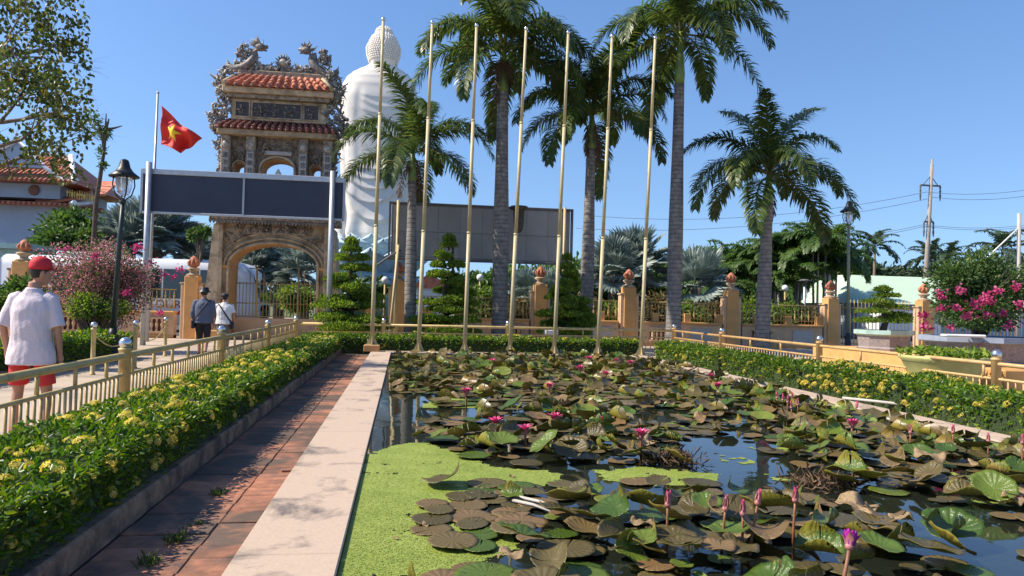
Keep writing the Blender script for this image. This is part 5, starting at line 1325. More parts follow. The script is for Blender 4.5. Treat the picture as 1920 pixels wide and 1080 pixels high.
# ------------------------------------------------------------------ broadleaf trees
def tree(label, px, py_top, py_bot, Y, rx, m_, n, lsize, seed, group=None, trunk=True, clumps=9, ry=None, cat='tree', name='tree', trunk_h=None, tmat='bark', dense=.55):
    T_ = at(px, py_top, Y); Bz = max(.1, at(px, py_bot, Y).z); rs = np.random.default_rng(seed); x = T_.x; H_ = T_.z; rz = (H_-Bz)/2; cz = Bz+rz; ry = ry or rx
    root = thing(name, label, cat, (x,Y,0), 0, group)
    if trunk:
        q = MB(); q.tube([(0,0,0),(rs.normal(0,.05),0,cz*.6),(rs.normal(0,.1),0,cz)], [.05*rx+.05,.04*rx+.04,.03*rx+.02], 8)
        for k in range(5):
            a = k*1.26+seed; q.tube([(0,0,max(.1,Bz*.6+k*.1)),(cos(a)*rx*.4,sin(a)*ry*.4,cz-.1*rz),(cos(a)*rx*.75,sin(a)*ry*.75,cz+rz*.35)], [.03*rx+.03,.02*rx+.015,.01], 6)
        q.build('trunk', M[tmat], root)
    cs = []; 
    for k in range(clumps):
        d = rdir(1)[0]; rr = rs.random()**.4*.62; cs.append((d[0]*rx*rr, d[1]*ry*rr, cz+d[2]*rz*rr, rs.uniform(.3,.55), rs.uniform(-.15,.15)))
    per = n//clumps; P = []; D = []; var = []
    for (cx_, cy_, cz_, k, dv) in cs:
        d = rdir(per); r_ = rng.random(per)**dense*(1+.18*rng.normal(size=per)); p = np.c_[cx_+d[:,0]*rx*k*r_, cy_+d[:,1]*ry*k*r_, cz_+d[:,2]*rz*k*1.1*r_]
        P.append(p); D.append(d+np.array([0,0,-.25])+.7*rdir(per)); var.append(np.clip(.40+.25*rng.normal(size=per)*.7+dv+.0*d[:,2], 0, 1))
    P = np.concatenate(P); P[:,2] = np.maximum(P[:,2], .05)
    leaves('crown', P, np.concatenate(D), lsize*rng.uniform(.7,1.3,len(P)), lsize*.45, np.concatenate(var), M[m_], .2, parent=root)
    return root
GB = 'trees behind the right wall'
# row of slender clumping palms (dark green) behind the right wall: each one stems + arching fronds
SF = [frond_mesh('frond', 2.6, R(e), R(d), 44, .55, 60+e, M['tree'], wid=.075, plum=.3, grav=.7) for e, d in ((78,110),(60,120),(40,120))]
def areca(label, px, py, Y, n, seed, s=1., stems=3):
    C = at(px, py, Y); rs = random.Random(seed); root = thing('areca_palm', label, 'palm tree', (C.x,Y,0), 0, 'clumping palms behind the right wall'); h = C.z-1.6*s
    for k in range(stems):
        x, y_ = rs.uniform(-.7,.7), rs.uniform(-.6,.6); hh = h*rs.uniform(.72,1.0); q = MB(); q.tube([(x*.6,y_*.6,0),(x,y_,hh)], [.085,.06], 8); q.build('stem', M['plaque'] if k == 0 else M['bark'], root)
        for i in range(n):
            o = ob('frond', SF[i*3//n], root, (x,y_,hh+rs.uniform(-.1,.1))); o.rotation_euler = (rs.uniform(-.2,.2), rs.uniform(-.2,.2), i*2.4+seed+k); kk = s*rs.uniform(.8,1.1); o.scale = (kk,kk,kk)
for i, (px, py, Y, s) in enumerate(((1345,470,46,1.1),(1385,445,48,1.2),(1410,432,45,1.15),(1465,425,44,1.2),(1500,420,46,1.25),(1535,400,43,1.3),(1565,425,45,1.15),(1365,500,43,1.0),(1480,470,42,1.0))):
    areca(['dark clumping palm nearest the silver fan palms','clumping palm left of the rightmost royal palm','clumping palm directly behind the rightmost royal palm','clumping palm right behind the rightmost royal palm','clumping palm with pale stem left of the right street lamp','tallest clumping palm hanging over the right wall','clumping palm touching the right street lamp','short clumping palm over the wall pillar','short clumping palm near the white globe lamp'][i], px, py, Y, 11, i, s)
for i, (px, t_, bt, Y, rx, lb) in enumerate(((1330,455,575,52,3.2,'dark bushy tree behind the clumping palms, far left of the row'),(1400,450,575,54,3.6,'dark bushy tree behind the wall between two royal palms'),(1500,430,580,55,3.8,'dense dark tree behind the right end of the grille wall'),(1575,470,590,57,3.2,'dark tree just right of the right street lamp'))):
    tree(lb, px, t_, bt, Y, rx, 'tree', 5200, .42, 100+i, GB, clumps=16)
for i, (px, t_, bt, Y, rx, lb) in enumerate(((1620,480,560,95,7,'distant tree left of the far coconut palm'),(1690,495,560,100,8,'distant rounded tree below the far coconut palm'),(1760,500,560,98,8,'distant tree behind the utility pole'),(1830,500,570,90,6,'distant tree between the utility pole and bougainvillea'),(1890,480,580,60,4,'leafy tree behind the thin post at the right edge'))):
    tree(lb, px, t_, bt, Y, rx, 'tree_far', 3200, .8 if i < 4 else .45, 120+i, 'distant trees at the right', clumps=14)
for i, (px, t_, rx, lb) in enumerate(((690,520,3,'low tree behind the lotus pedestal'),(870,505,3.4,'distant tree beneath the left half of the billboard'),(945,500,3.4,'distant tree beneath the billboard behind the thick palm'),(1015,495,3.2,'distant tree beneath the right half of the billboard'),(1085,485,3.4,'distant tree right of the billboard'),(1240,490,3.4,'distant tree behind the last flagpole'),(1290,480,3.6,'distant tree right of the tallest palm trunk'),(1160,470,3.2,'distant tree behind the two silver fan palms'))): tree(lb, px, t_, 590, 58, rx, 'tree', 2600, .55, 200+i, 'trees beyond the car park', True, 12)
tree('reddish bush behind the wall left of the second pillar', 905, 535, 615, 33, 1.4, 'topiary', 2500, .2, 140, 'shrubs behind the wall', False, 10, cat='shrub', name='shrub')
sh = [(1085,545,1.3,'shrub_red','copper tinted shrub behind the third topiary'),(1230,545,1.6,'shrub_red','copper shrub behind the wall by the last flagpole'),(1130,560,1.2,'topiary','green shrub behind the wall by the fifth flagpole'),(1290,555,1.2,'topiary','green shrub right of the tallest palm trunk'),(1330,560,1.3,'shrub_red','copper shrub near the third wall pillar'),(1410,560,1.5,'topiary','green shrub right of the third wall pillar'),(1470,565,1.3,'topiary','low shrub right of the rightmost palm'),(1520,565,1.3,'shrub_red','copper shrub before the last grille pillar'),(960,560,1.2,'shrub_red','copper shrub behind the thick palm trunk')]
for i, (px, t_, rx, m_, lb) in enumerate(sh): tree(lb, px, t_, 640, 32.5, rx, m_, 2600, .2, 150+i, 'shrubs behind the wall', False, 10, cat='shrub', name='shrub')
tree('domed olive shrub seen through the great arch', 550, 527, 590, 38, 1.35, 'topiary', 3800, .18, 170, None, False, 12, cat='shrub', name='shrub')
tree('low tree behind the left wall near the far building', 150, 395, 480, 50, 2.6, 'tree', 4000, .35, 171, None, True, 12)
tree('bushy tree left of the street lamp', 120, 420, 500, 44, 2.2, 'tree', 4000, .3, 172, None, True, 12)
tree('dark shrub at the left edge beneath the far pillar', 20, 510, 610, 22, 1.1, 'tree', 3600, .16, 173, None, False, 10, cat='shrub', name='shrub')
tree('branch of leaves hanging beside the left buttress', 376, 425, 455, 34, .5, 'tree', 300, .2, 174, None, True, 4)
# far wood closing the horizon
P = []; 
for i in range(900):
    a = -1.0+2.2*i/900; d = 170+60*random.random(); P.append((d*sin(a), d*cos(a), random.uniform(0,1)))
n = 26000; idx = rng.integers(0, len(P), n); base = np.array(P)[idx]
hh = 5.5+2.5*np.sin(base[:,0]*.07)+2*np.sin(base[:,0]*.23+1)
p = np.c_[base[:,0]+rng.normal(0,2.5,n), base[:,1]+rng.normal(0,3,n), np.abs(rng.random(n)**.8*hh)]
tag(leaves('far_wood', p, rdir(n), rng.uniform(1,2,n), 1.1, np.clip(rng.normal(.4,.25,n),0,1), M['tree_far']), 'far belt of trees along the horizon', 'trees', kind='stuff')
# coconut palms far away
CF = [frond_mesh('frond', 4.2, R(e), R(d), 34, .8, 80+e, M['tree_far'], wid=.16, plum=.2, grav=.6) for e, d in ((75,100),(45,110),(10,90))]
for i, (px, py, Y, lb) in enumerate(((1640,465,88,'distant coconut palm left of the utility pole'),(1745,485,92,'distant coconut palm behind the utility pole'),(1775,492,85,'distant coconut palm right of the utility pole'),(1880,470,70,'coconut palm behind the bougainvillea at the right edge'))):
    C = at(px, py, Y); rs = random.Random(i); root = thing('coconut_palm', lb, 'palm tree', (C.x,Y,0), 0, 'distant coconut palms'); q = MB(); q.tube([(-.5,0,0),(0,0,C.z*.6),(0,0,C.z)], [.22,.17,.14], 8); q.build('trunk', M['bark'], root)
    for k in range(15):
        o = ob('frond', CF[k//5], root, (0,0,C.z)); o.rotation_euler = (rs.uniform(-.2,.2), rs.uniform(-.2,.2), k*2.4+i)

# ------------------------------------------------------------------ cloud-pruned topiaries in yellow pots
def topiary(label, px, pt, pb, Y, tiers, w_, seed, pot=None, top_gap=True):
    Tz = at(px, pt, Y).z; Bz = at(px, pb, Y).z; x = at(px, (pt+pb)/2, Y).x; rs = random.Random(seed)
    root = thing('topiary_tree', label, 'topiary', (x,Y,0), 0, 'cloud pruned trees in pots')
    q = MB(); q.tube([(rs.uniform(-.06,.06)*k, 0, .2+(Tz-.25)*k/6) for k in range(7)], [.09-.011*k for k in range(7)], 8); q.build('trunk', M['bark_dk'], root)
    P, D, var = [], [], []
    for k in range(tiers):
        f = k/(tiers-1); z = Bz+(Tz-.1-Bz)*f; rr = w_*(1-.80*f**1.25)
        npad = max(1, int(5*(1-f)+1.2)); br = MB()
        for j in range(npad):
            a = rs.uniform(0,6.28)+j*6.28/npad; off = rr*(.62 if npad > 1 else .0); c = (off*cos(a), off*sin(a)*.8, z+rs.uniform(-.07,.07)); pr_ = rr*rs.uniform(.46,.66) if npad > 1 else rr*.9
            br.tube([(0,0,z-.12),(c[0]*.6,c[1]*.6,c[2]-.06),(c[0],c[1],c[2]-.03)], [.035,.025,.015], 6)
            n = int(420+1300*pr_); d = rdir(n); d[:,2] = np.abs(d[:,2]); r_ = rng.random(n)**.45
            P.append(np.c_[c[0]+d[:,0]*pr_*r_, c[1]+d[:,1]*pr_*r_, c[2]-.05+d[:,2]*.17*r_+.05*rng.normal(size=n)*.6]); D.append(d*.5+np.array([0,0,.6])+.6*rdir(n)); var.append(np.clip(.45+.25*rng.normal(size=n), 0, 1))
        br.build('branch', M['bark_dk'], root)
    P = np.concatenate(P); leaves('foliage', P, np.concatenate(D), .085*rng.uniform(.7,1.3,len(P)), .04, np.concatenate(var), M['topiary'], .2, parent=root)
    return x
pots = []
for a in (('left cloud pruned topiary beside the gate and sign post',657,445,612,25.0,10,1.2,1), ('middle cloud pruned topiary beneath the grey billboard',840,440,618,25.4,11,1.15,2), ('right cloud pruned topiary beside the fifth flagpole',1062,480,622,25.4,10,1.0,3)):
    pots.append((topiary(*a), a[4]))
for (x, Y), lb in zip(pots, ('pale pot of the left topiary near the gate','yellow green pot of the middle topiary','yellow green pot of the right topiary')):
    r_ = thing('plant_pot', lb, 'pot', (x,Y,0), 0, 'topiary pots')
    q = MB(); q.lathe([(.50,0),(.62,.1),(.66,.42),(.74,.46),(.74,.54),(.66,.55)], n=8, rot=PI/8, sm=False); q.build('bowl', M['pot_yellow'], r_)
    q = MB(); q.lathe([(.64,.50),(.64,.53)], n=8, rot=PI/8); q.build('soil', M['soil'], r_)

# ------------------------------------------------------------------ bougainvilleas
def boug(label, C, rx, ry, rz, nleaf, ndry, pinks, seed, leafm='boug_leaf', tz=0., lsize=.075):
    rs = np.random.default_rng(seed); root = thing('bougainvillea', label, 'bougainvillea', (C.x,C.y,tz), 0, 'bougainvilleas')
    cz = C.z-tz; q = MB()
    for k in range(22):
        a = rs.uniform(0,6.28); e = rs.uniform(.1,1.3); tip = Vector((cos(a)*cos(e)*rx*1.05, sin(a)*cos(e)*ry*1.05, cz+sin(e)*rz*1.02-rz*.2)); mid = tip*.5+Vector((0,0,.35*rz)); mid.z = max(mid.z, .3)
        q.tube([(rs.normal(0,.05),rs.normal(0,.05),0), mid*.6, mid, tip], [.04,.028,.018,.006], 5)
    q.build('branches', M['bark_dk'], root)
    cl = [(rdir(1)[0], rs.random()**.4) for _ in range(26)]
    def cloud(n):
        i = rs.integers(0, len(cl), n); c = np.array([[d[0]*rx*r_*.75, d[1]*ry*r_*.75, cz+d[2]*rz*r_*.75] for d, r_ in cl])[i]; d = rdir(n); r_ = rng.random(n)**.5; k = .38
        p = c+np.c_[d[:,0]*rx, d[:,1]*ry, d[:,2]*rz]*k*r_[:,None]; p[:,2] = np.maximum(p[:,2], .05); return p, d
    if nleaf: p, d = cloud(nleaf); leaves('leaves', p, d+.6*rdir(nleaf), lsize*rng.uniform(.7,1.3,nleaf), lsize*.6, np.clip(.42+.25*rng.normal(size=nleaf),0,1), M[leafm], .2, parent=root)
    if ndry: p, d = cloud(ndry); leaves('dry_bracts', p, d+.6*rdir(ndry), .055*rng.uniform(.7,1.3,ndry), .04, rng.random(ndry), M['boug_dry'], .3, parent=root)
    for (px, py, n, s) in pinks:
        c = at(px, py, C.y-ry*.82)-Vector((C.x,C.y,tz)); p = np.array(c)+rng.normal(0,1,(n,3))*np.array([s,s*.6,s*.7]); o = leaves('flower_spray', p, rdir(n), .065*rng.uniform(.7,1.2,n), .055, rng.random(n), M['boug_pink'], .35, parent=root)
    return root
boug('sprawling half dry pink bougainvillea left of the navy sign', at(178,535,21.5), 1.75, 1.3, 1.3, 4200, 10500, [(258,466,60,.07),(284,492,24,.05),(338,505,26,.07),(328,520,20,.05),(178,480,26,.06),(120,468,24,.07),(234,548,30,.06),(300,585,30,.06),(310,515,20,.05)], 4)
boug('large bougainvillea with pink blossoms in the right stone planter', at(1838,560,13.6), 1.15, .9, .95, 15000, 0, [(1763,553,45,.05),(1765,578,34,.04),(1735,592,40,.05),(1735,612,40,.05),(1792,577,34,.05),(1850,562,90,.07),(1828,570,50,.06),(1815,590,40,.05),(1870,545,40,.05),(1800,545,36,.05),(1890,610,40,.05),(1880,588,36,.04),(1905,538,30,.04),(1912,570,30,.04),(1783,612,14,.03),(1852,590,24,.04),(1840,640,12,.03)], 6, 'boug_leaf', 1.1, .07)
boug('green topiary bush in front of the half dry bougainvillea', at(180,575,20.5), .8, .6, .38, 4200, 0, [], 9, 'topiary')
# ------------------------------------------------------------------ right-hand planters
tag(MB().box(0,1,0,1,0,1).build('low_platform', M['orange']), 'orange plaster platform carrying the right planters', 'platform')
pf = bpy.data.objects['low_platform']; a = at(1625,660,17.5); pfm = MB(); pfm.box(a.x-.6, 16.5, 14.6, 19.0, 0, .62, 0, .02); pf.data = pfm.mesh('low_platform', M['orange'])
q = MB(); q.box(10.7, 14.6, 12.0, 14.5, 0, .56, 0, .02); tag(q.build('low_platform', M['orange']), 'orange plaster block beneath the large bougainvillea planter', 'platform')
def octplanter(label, x, y, z, r_, h, m1, m2, n=8, sy=1.):
    o_ = thing('stone_planter', label, 'planter', (x,y,z), 0, 'stone planters on the right')
    q = MB(); q.lathe([(r_*.9,0),(r_*.92,.06),(r_*.86,.10),(r_*.9,h-.14)], n=n, rot=PI/n, sm=False, sy=sy); q.build('bowl', m1, o_)
    q = MB(); q.lathe([(r_*.9,h-.14),(r_*1.02,h-.10),(r_*1.02,h),(r_*.92,h),(r_*.92,h-.03)], n=n, rot=PI/n, sm=False, sy=sy); q.build('rim', m2, o_)
    return o_
bp_ = at(1657,640,17.0); octplanter('octagonal stone planter with aqua rim holding the bonsai', bp_.x, 17.0, .62, .68, .5, M['granite'], M['pot_aqua'])
octplanter('broad stone planter with slate rim holding the large bougainvillea', at(1848,655,13.6).x, 13.6, .56, 1.28, .55, M['granite'], M['slate'], 8, .85)
# bonsai in the octagonal planter
C = at(1655,590,17.0); root = thing('bonsai_tree', 'flat tiered bonsai in the octagonal stone planter', 'bonsai', (C.x,17.0,1.08))
q = MB(); q.tube([(0,0,0),(.1,0,.3),(-.05,0,.6),(.02,0,1.0)], [.09,.07,.05,.02], 8); q.build('trunk', M['bark_dk'], root)
P, D, var = [], [], []
for (dx, z, rr, hh) in ((0,1.0,.2,.12),(.1,.86,.32,.10),(-.15,.7,.42,.11),(.2,.58,.42,.10),(-.25,.45,.45,.11),(.32,.3,.42,.14),(-.4,.22,.36,.12),(.25,.22,.5,.12),(.38,.38,.3,.1)):
    n = 520; d = rdir(n); r_ = rng.random(n)**.5; P.append(np.c_[dx+d[:,0]*rr*r_, d[:,1]*rr*.9*r_, z+np.abs(d[:,2])*hh*r_]); D.append(d*.6+np.array([0,0,.5])+.5*rdir(n)); var.append(np.clip(.4+.25*rng.normal(size=n),0,1))
P = np.concatenate(P); leaves('foliage', P, np.concatenate(D), .07*rng.uniform(.7,1.3,len(P)), .032, np.concatenate(var), M['topiary'], .2, parent=root)
# yellow bowl with water plants
C = at(1768,660,12.2); r_ = thing('bowl_planter', 'wide yellow green bowl planter behind the right railing', 'planter', (C.x,12.2,0)); r_.scale = (.9,.9,.95)
q = MB(); q.lathe([(.42,0),(.5,.1),(.62,.45),(.74,.72),(.80,.77),(.80,.83),(.74,.83),(.72,.77)], n=36); q.build('bowl', M['pot_yellow'], r_)
q = MB(); q.lathe([(.72,.74),(.70,.77)], n=24); q.build('soil', M['soil'], r_)
n = 500; a_ = rng.uniform(0,6.28,n); rr = np.sqrt(rng.random(n))*.72; P = np.c_[C.x+rr*np.cos(a_), 12.2+rr*np.sin(a_), .78+.12*rng.random(n)]
tag(leaves('bowl_plants', P, np.c_[rng.normal(0,1,(n,2)), rng.random(n)], rng.uniform(.05,.13,n), .07, rng.random(n), M['topiary'], kind=None), 'low leafy plants growing in the yellow bowl', 'plants', kind='stuff')
# folded white cloth on the planter rim
q = MB(); q.box(-.42,.42,-.1,.1,0,.05,0,.02); p = at(1805,633,12.75); tag(q.build('white_sack', M['white'], None, (p.x,12.75,1.115), -.03), 'white sack lying on the rim of the large planter', 'sack')
# styrofoam box on the right topiary pot
q = MB(); q.box(-.22,.22,-.15,.15,0,.16,0,.02); p = at(1033,632,24.75); tag(q.build('foam_box', M['white'], None, (p.x,24.75,.55), .1), 'white foam box on the yellow pot behind the flagpoles', 'box')

# ------------------------------------------------------------------ street lamps
def lamp(label, px, pt, Y, base_px, m_):
    T_ = at(px, pt, Y); x = at(base_px, 620, Y).x; h = T_.z; r_ = thing('street_lamp', label, 'street lamp', (x,Y,0), 0, 'street lamps'); lx = T_.x-x
    q = MB(); q.lathe([(.20,0),(.20,.12),(.13,.2),(.11,.6),(.075,.75)], n=14); q.build('base', M['black'], r_)
    q = MB(); q.tube([(0,0,.7),(lx*.6,0,h*.6),(lx*.93,0,h-1.0)], [.07,.055,.045], 12); q.lathe([(.07,-.04),(.07,.04)], (lx*.93,0,h-1.0), 12); q.build('post', m_, r_)
    q = MB()
    for k in range(4):
        a = k*PI/2+.6; q.tube([(lx*.95,0,h-1.0),(lx+.17*cos(a),.17*sin(a),h-.85),(lx+.24*cos(a),.24*sin(a),h-.62),(lx+.22*cos(a),.22*sin(a),h-.42)], .016, 5)
    q.build('cage', M['black'], r_)
    q = MB(); q.lathe([(.03,-.88),(.13,-.8),(.18,-.62),(.18,-.45),(.12,-.40)], (lx,0,h), 14); q.build('globe', M['lamp_glass'], r_)
    q = MB(); q.ball((lx,0,h-.6), .05, 8, 6, 0, 1, 1, 1.8); q.build('bulb', M['white'], r_)
    q = MB(); q.lathe([(.30,-.44),(.33,-.43),(.33,-.40),(.20,-.30),(.13,-.2),(.10,-.08),(.08,-.03),(.02,0)], (lx,0,h), 18); q.build('hat', M['black'], r_)
lamp('dark street lamp with bell shaped hat left of the navy sign', 234, 298, 18.5, 212, M['lamp_green'])
lamp('slim street lamp with bell shaped hat by the right wall', 1592, 377, 27.0, 1590, M['lamp_grey'])
for px, py, Y, lb in ((722,525,34,'white globe lamp before the lotus pedestal'),(900,520,35,'white globe lamp behind the second wall bay'),(1472,540,36,'white globe lamp behind the right wall'),(1062,528,33,'white globe lamp beside the third topiary')):
    p = at(px,py,Y); r_ = thing('globe_lamp', lb, 'lamp', (p.x,Y,0), 0, 'globe lamps behind the wall'); q = MB(); q.tube([(0,0,0),(0,0,p.z-.1)], [.06,.04], 8); q.build('post', M['iron'], r_); q = MB(); q.ball((0,0,p.z), .16, 14, 10); q.build('globe', M['white'], r_)

# ------------------------------------------------------------------ utility pole and wires
UY = 62.; ub = at(1731,600,UY); ut = at(1748,298,UY); r_ = thing('utility_pole', 'leaning concrete utility pole with crossarms at the right', 'utility pole', (ub.x,UY,0))
P_ = lambda f: Vector(((ut.x-ub.x)*f, 0, ut.z*f))
q = MB(); q.tube([P_(0),P_(.97)], [.26,.13], 10); q.tube([P_(.8)+Vector((.05,0,0)),P_(1.0)], .09, 8); q.build('shaft', M['concrete'], r_)
for f, w_ in ((.845,1.05),(.635,.5)):
    c = P_(f); q = MB(); q.box(c.x-w_, c.x+w_*.9, -.08,.08,c.z-.07,c.z+.07); q.tube([c+Vector((-w_*.8,0,0)), c+Vector((0,0,.9))], .04, 5); q.tube([c+Vector((w_*.7,0,0)), c+Vector((0,0,.9))], .04, 5); q.build('crossarm', M['grey_frame'], r_)
    for s in (-1, .9): q = MB(); q.lathe([(.05,0),(.09,-.15),(.05,-.3),(.09,-.5),(.05,-.7),(.09,-.9),(.03,-1.4)], (c.x+s*w_,0,c.z), 8); q.build('insulator', M['grey_frame'], r_)
def wire(label, a, b_, sag, r__=.018, n=18):
    pts = [a.lerp(b_, k/n)-Vector((0,0,sag*(1-(2*k/n-1)**2))) for k in range(n+1)]
    tag(MB().tube(pts, r__, 5).build('cable', M['wire']), label, 'cable', 'overhead cables')
wl = [(1737,360,1100,404,1990,344,'upper cable'),(1752,370,1080,428,1990,355,'second cable'),(1733,421,1100,468,1990,412,'third cable'),(1735,424,1060,486,1990,416,'lowest cable')]
for x0, y0, xl, yl, xr, yr, nm in wl:
    m0 = at(x0,y0,UY); wire(nm+' running left from the utility pole', m0, at(xl,yl,70), 1.2); wire(nm+' running right from the utility pole', m0, at(xr,yr,56), .5)
tp_ = at(1911,400,26); r_ = thing('thin_post', 'thin pale post with a stay wire at the right edge', 'post', (at(1908,600,26).x,26,0)); q = MB(); q.tube([(0,0,0),(tp_.x-r_.location.x,0,tp_.z)], .07, 10); q.build('shaft', M['plaque'], r_)
q = MB(); q.tube([(tp_.x-r_.location.x,0,tp_.z-.55), at(1824,508,26)-r_.location], .03, 6); q.build('stay', M['white'], r_)

# ------------------------------------------------------------------ pale green hall
HY = 48; a, b_ = at(1560,580,HY), at(1800,580,HY); r_ = thing('green_roofed_hall', 'long low hall with pale green hipped roof behind the right fence', 'building', (0,0,0))
zr, ze = at(1660,516,HY).z, at(1660,556,HY).z
V = [(a.x-.5,HY-3,ze-.55),(b_.x+4,HY-3,ze-.55),(b_.x+4,HY+7,ze-.55),(a.x-.5,HY+7,ze-.55),(a.x+1.6,HY+1,zr),(b_.x+2,HY+1,zr),(b_.x+2,HY+3,zr),(a.x+1.6,HY+3,zr)]
q = MB(); q.add(V, [(0,1,5,4),(1,2,6,5),(2,3,7,6),(3,0,4,7),(4,5,6,7),(0,3,2,1)]); q.build('roof', M['roof_green'], r_)
q = MB(); q.box(a.x+.3,b_.x+3.5,HY-2.4,HY+6.5,0,ze-.56); q.build('wall', M['wall_blue'], r_)
for k in range(9): c = a.x+.8+k*1.35; q = MB(); q.box(c,c+.8,HY-2.45,HY-2.41,.8,ze-1.0); q.build('window', M['glass_dk'], r_)
q = MB(); q.box(-1.2,1.2,-.5,.5,0,1.5,0,.05); p = at(1690,580,40); tag(q.build('white_van', M['bus_white'], None, (p.x,40,.3)), 'pale parked vehicle behind the bar fence', 'van')
vv = bpy.data.objects['white_van']; q = MB(); q.prism([(-1.9,.3),(1.9,.3),(1.95,.95),(1.5,1.1),(1.1,1.75),(-1.8,1.8),(-1.95,1.0)], -.8, .8); vv.data = q.mesh('white_van', M['bus_white']); vv.location.z = 0
for dx in (-1.2, 1.2): q = MB(); q.tube([(dx,-.84,.32),(dx,-.7,.32)], .32, 14); q.build('wheel', M['rubber'], vv)
q = MB(); q.prism([(-1.5,1.1),(1.35,1.1),(1.02,1.62),(-1.5,1.65)], -.815, -.801); q.build('side_window', M['glass_dk'], vv)
for k, (px, py) in enumerate(((1546,510),(1555,512))):
    p = at(px,py,44); q = MB(); q.tube([(0,0,0),(0,0,p.z)], .11, 8); tag(q.build('white_pipe', M['white'], None, (p.x,44,0)), ['left one of two white standpipes behind the wall end','right one of two white standpipes behind the wall end'][k], 'pipe', 'white standpipes')
p = at(1509,528,34); r_ = thing('garden_lamp', 'small hooded lamp post behind the right wall', 'lamp', (p.x,34,0)); q = MB(); q.tube([(0,0,0),(0,0,p.z)], .07, 8); q.build('post', M['galv'], r_); q = MB(); q.lathe([(.08,-.2),(.12,0),(.36,.04),(.1,.12)], (0,0,p.z), 12); q.build('hood', M['grey_frame'], r_)
p = at(806,522,46); r_ = thing('small_kiosk', 'tiny kiosk with orange roof beside the lotus pedestal', 'kiosk', (p.x,46,0)); q = MB(); q.box(-.9,.9,-.9,.9,0,p.z-.6); q.build('wall', M['white'], r_); q = MB(); q.prism([(-1.1,p.z-.6),(1.1,p.z-.6),(.1,p.z+.3),(-.1,p.z+.3)], -1.1, 1.1); q.build('roof', M['tile'], r_)

# ------------------------------------------------------------------ coach behind the wall
CY = 35.; xr = at(497,560,CY).x; xl = xr-10.5; zt = at(340,488,CY).z
bus = thing('coach', 'white coach with dark windows parked behind the gate', 'bus', (xl,CY,0))
Lb = xr-xl; secs = []
def bussec(x, k, top, bot=.35):
    hw = 1.25*k; return [(x,-hw,bot),(x,-hw,1.2),(x,-hw*.99,top-.45),(x,-hw*.92,top-.15),(x,-hw*.72,top),(x,hw*.72,top),(x,hw*.92,top-.15),(x,hw*.99,top-.45),(x,hw,1.2),(x,hw,bot)]
S = [bussec(0,.96,zt-.05),bussec(.15,1,zt),bussec(Lb-1.3,1,zt),bussec(Lb-.7,.99,zt-.12),bussec(Lb-.32,.96,zt-.5),bussec(Lb-.12,.93,zt-1.2),bussec(Lb,.9,1.25)]
V = [p for s in S for p in s]; Fs = [(i*10+k, i*10+(k+1) % 10, (i+1)*10+(k+1) % 10, (i+1)*10+k) for i in range(len(S)-1) for k in range(10)]+[tuple(range(10)), tuple(reversed(range(60,70)))]
q = MB(); q.add(V, Fs, 0, True); q.build('body', M['bus_white'], bus)
for k in range(6): q = MB(); x = .5+k*1.5; q.box(x,x+1.44,-1.275,-1.245,1.45,zt-.45,0,.01); q.build('side_window', M['glass_dk'], bus)
V = []
for (x, z, hw) in ((Lb-.93,zt-.22,1.12),(Lb-.55,zt-.42,1.13),(Lb-.29,zt-.72,1.12),(Lb-.10,zt-1.25,1.10),(Lb+.02,1.42,1.06)): V += [(x+.035,-hw,z),(x+.035,hw,z)]
q = MB(); q.add(V, [(2*i,2*i+1,2*i+3,2*i+2) for i in range(4)], 0, True); q.build('windscreen', M['glass_dk'], bus)
q = MB(); q.box(2,4.4,-.8,.8,zt+.005,zt+.2,0,.06); q.build('roof_unit', M['bus_white'], bus)
for dx in (1.9, Lb-2.6):
    for sy in (-1.2, 1.0): q = MB(); q.tube([(dx,sy,.5),(dx,sy+.24,.5)], .5, 18); q.build('wheel', M['rubber'], bus)
for sy in (-1.0, 1.0): q = MB(); q.box(Lb-.08,Lb+.03,sy-.2,sy+.2,.75,.98,0,.03); q.build('headlight', M['lamp_glass'], bus)
q = MB(); q.tube([(Lb-.5,-1.1,zt-.3),(Lb+.1,-1.45,zt-.35),(Lb+.15,-1.5,zt-.8)], .03, 6); q.box(Lb+.08,Lb+.22,-1.6,-1.4,zt-1.25,zt-.8,0,.02); q.build('mirror', M['black'], bus)
p = at(308, 571, CY-1.27); put_text('TOUR', .50, M['dkbrown'], 'lettering', bus, (p.x-xl, -1.262, p.z))
p = at(344, 578, CY-1.27); q = MB(); q.prism([(p.x-xl-.35,p.z-.28),(p.x-xl-.05,p.z-.28),(p.x-xl+.32,p.z+.3),(p.x-xl+.22,p.z+.42),(p.x-xl+.02,p.z+.05),(p.x-xl-.1,p.z-.05)], -1.275, -1.262); q.build('red_emblem', M['red_cloth'], bus)

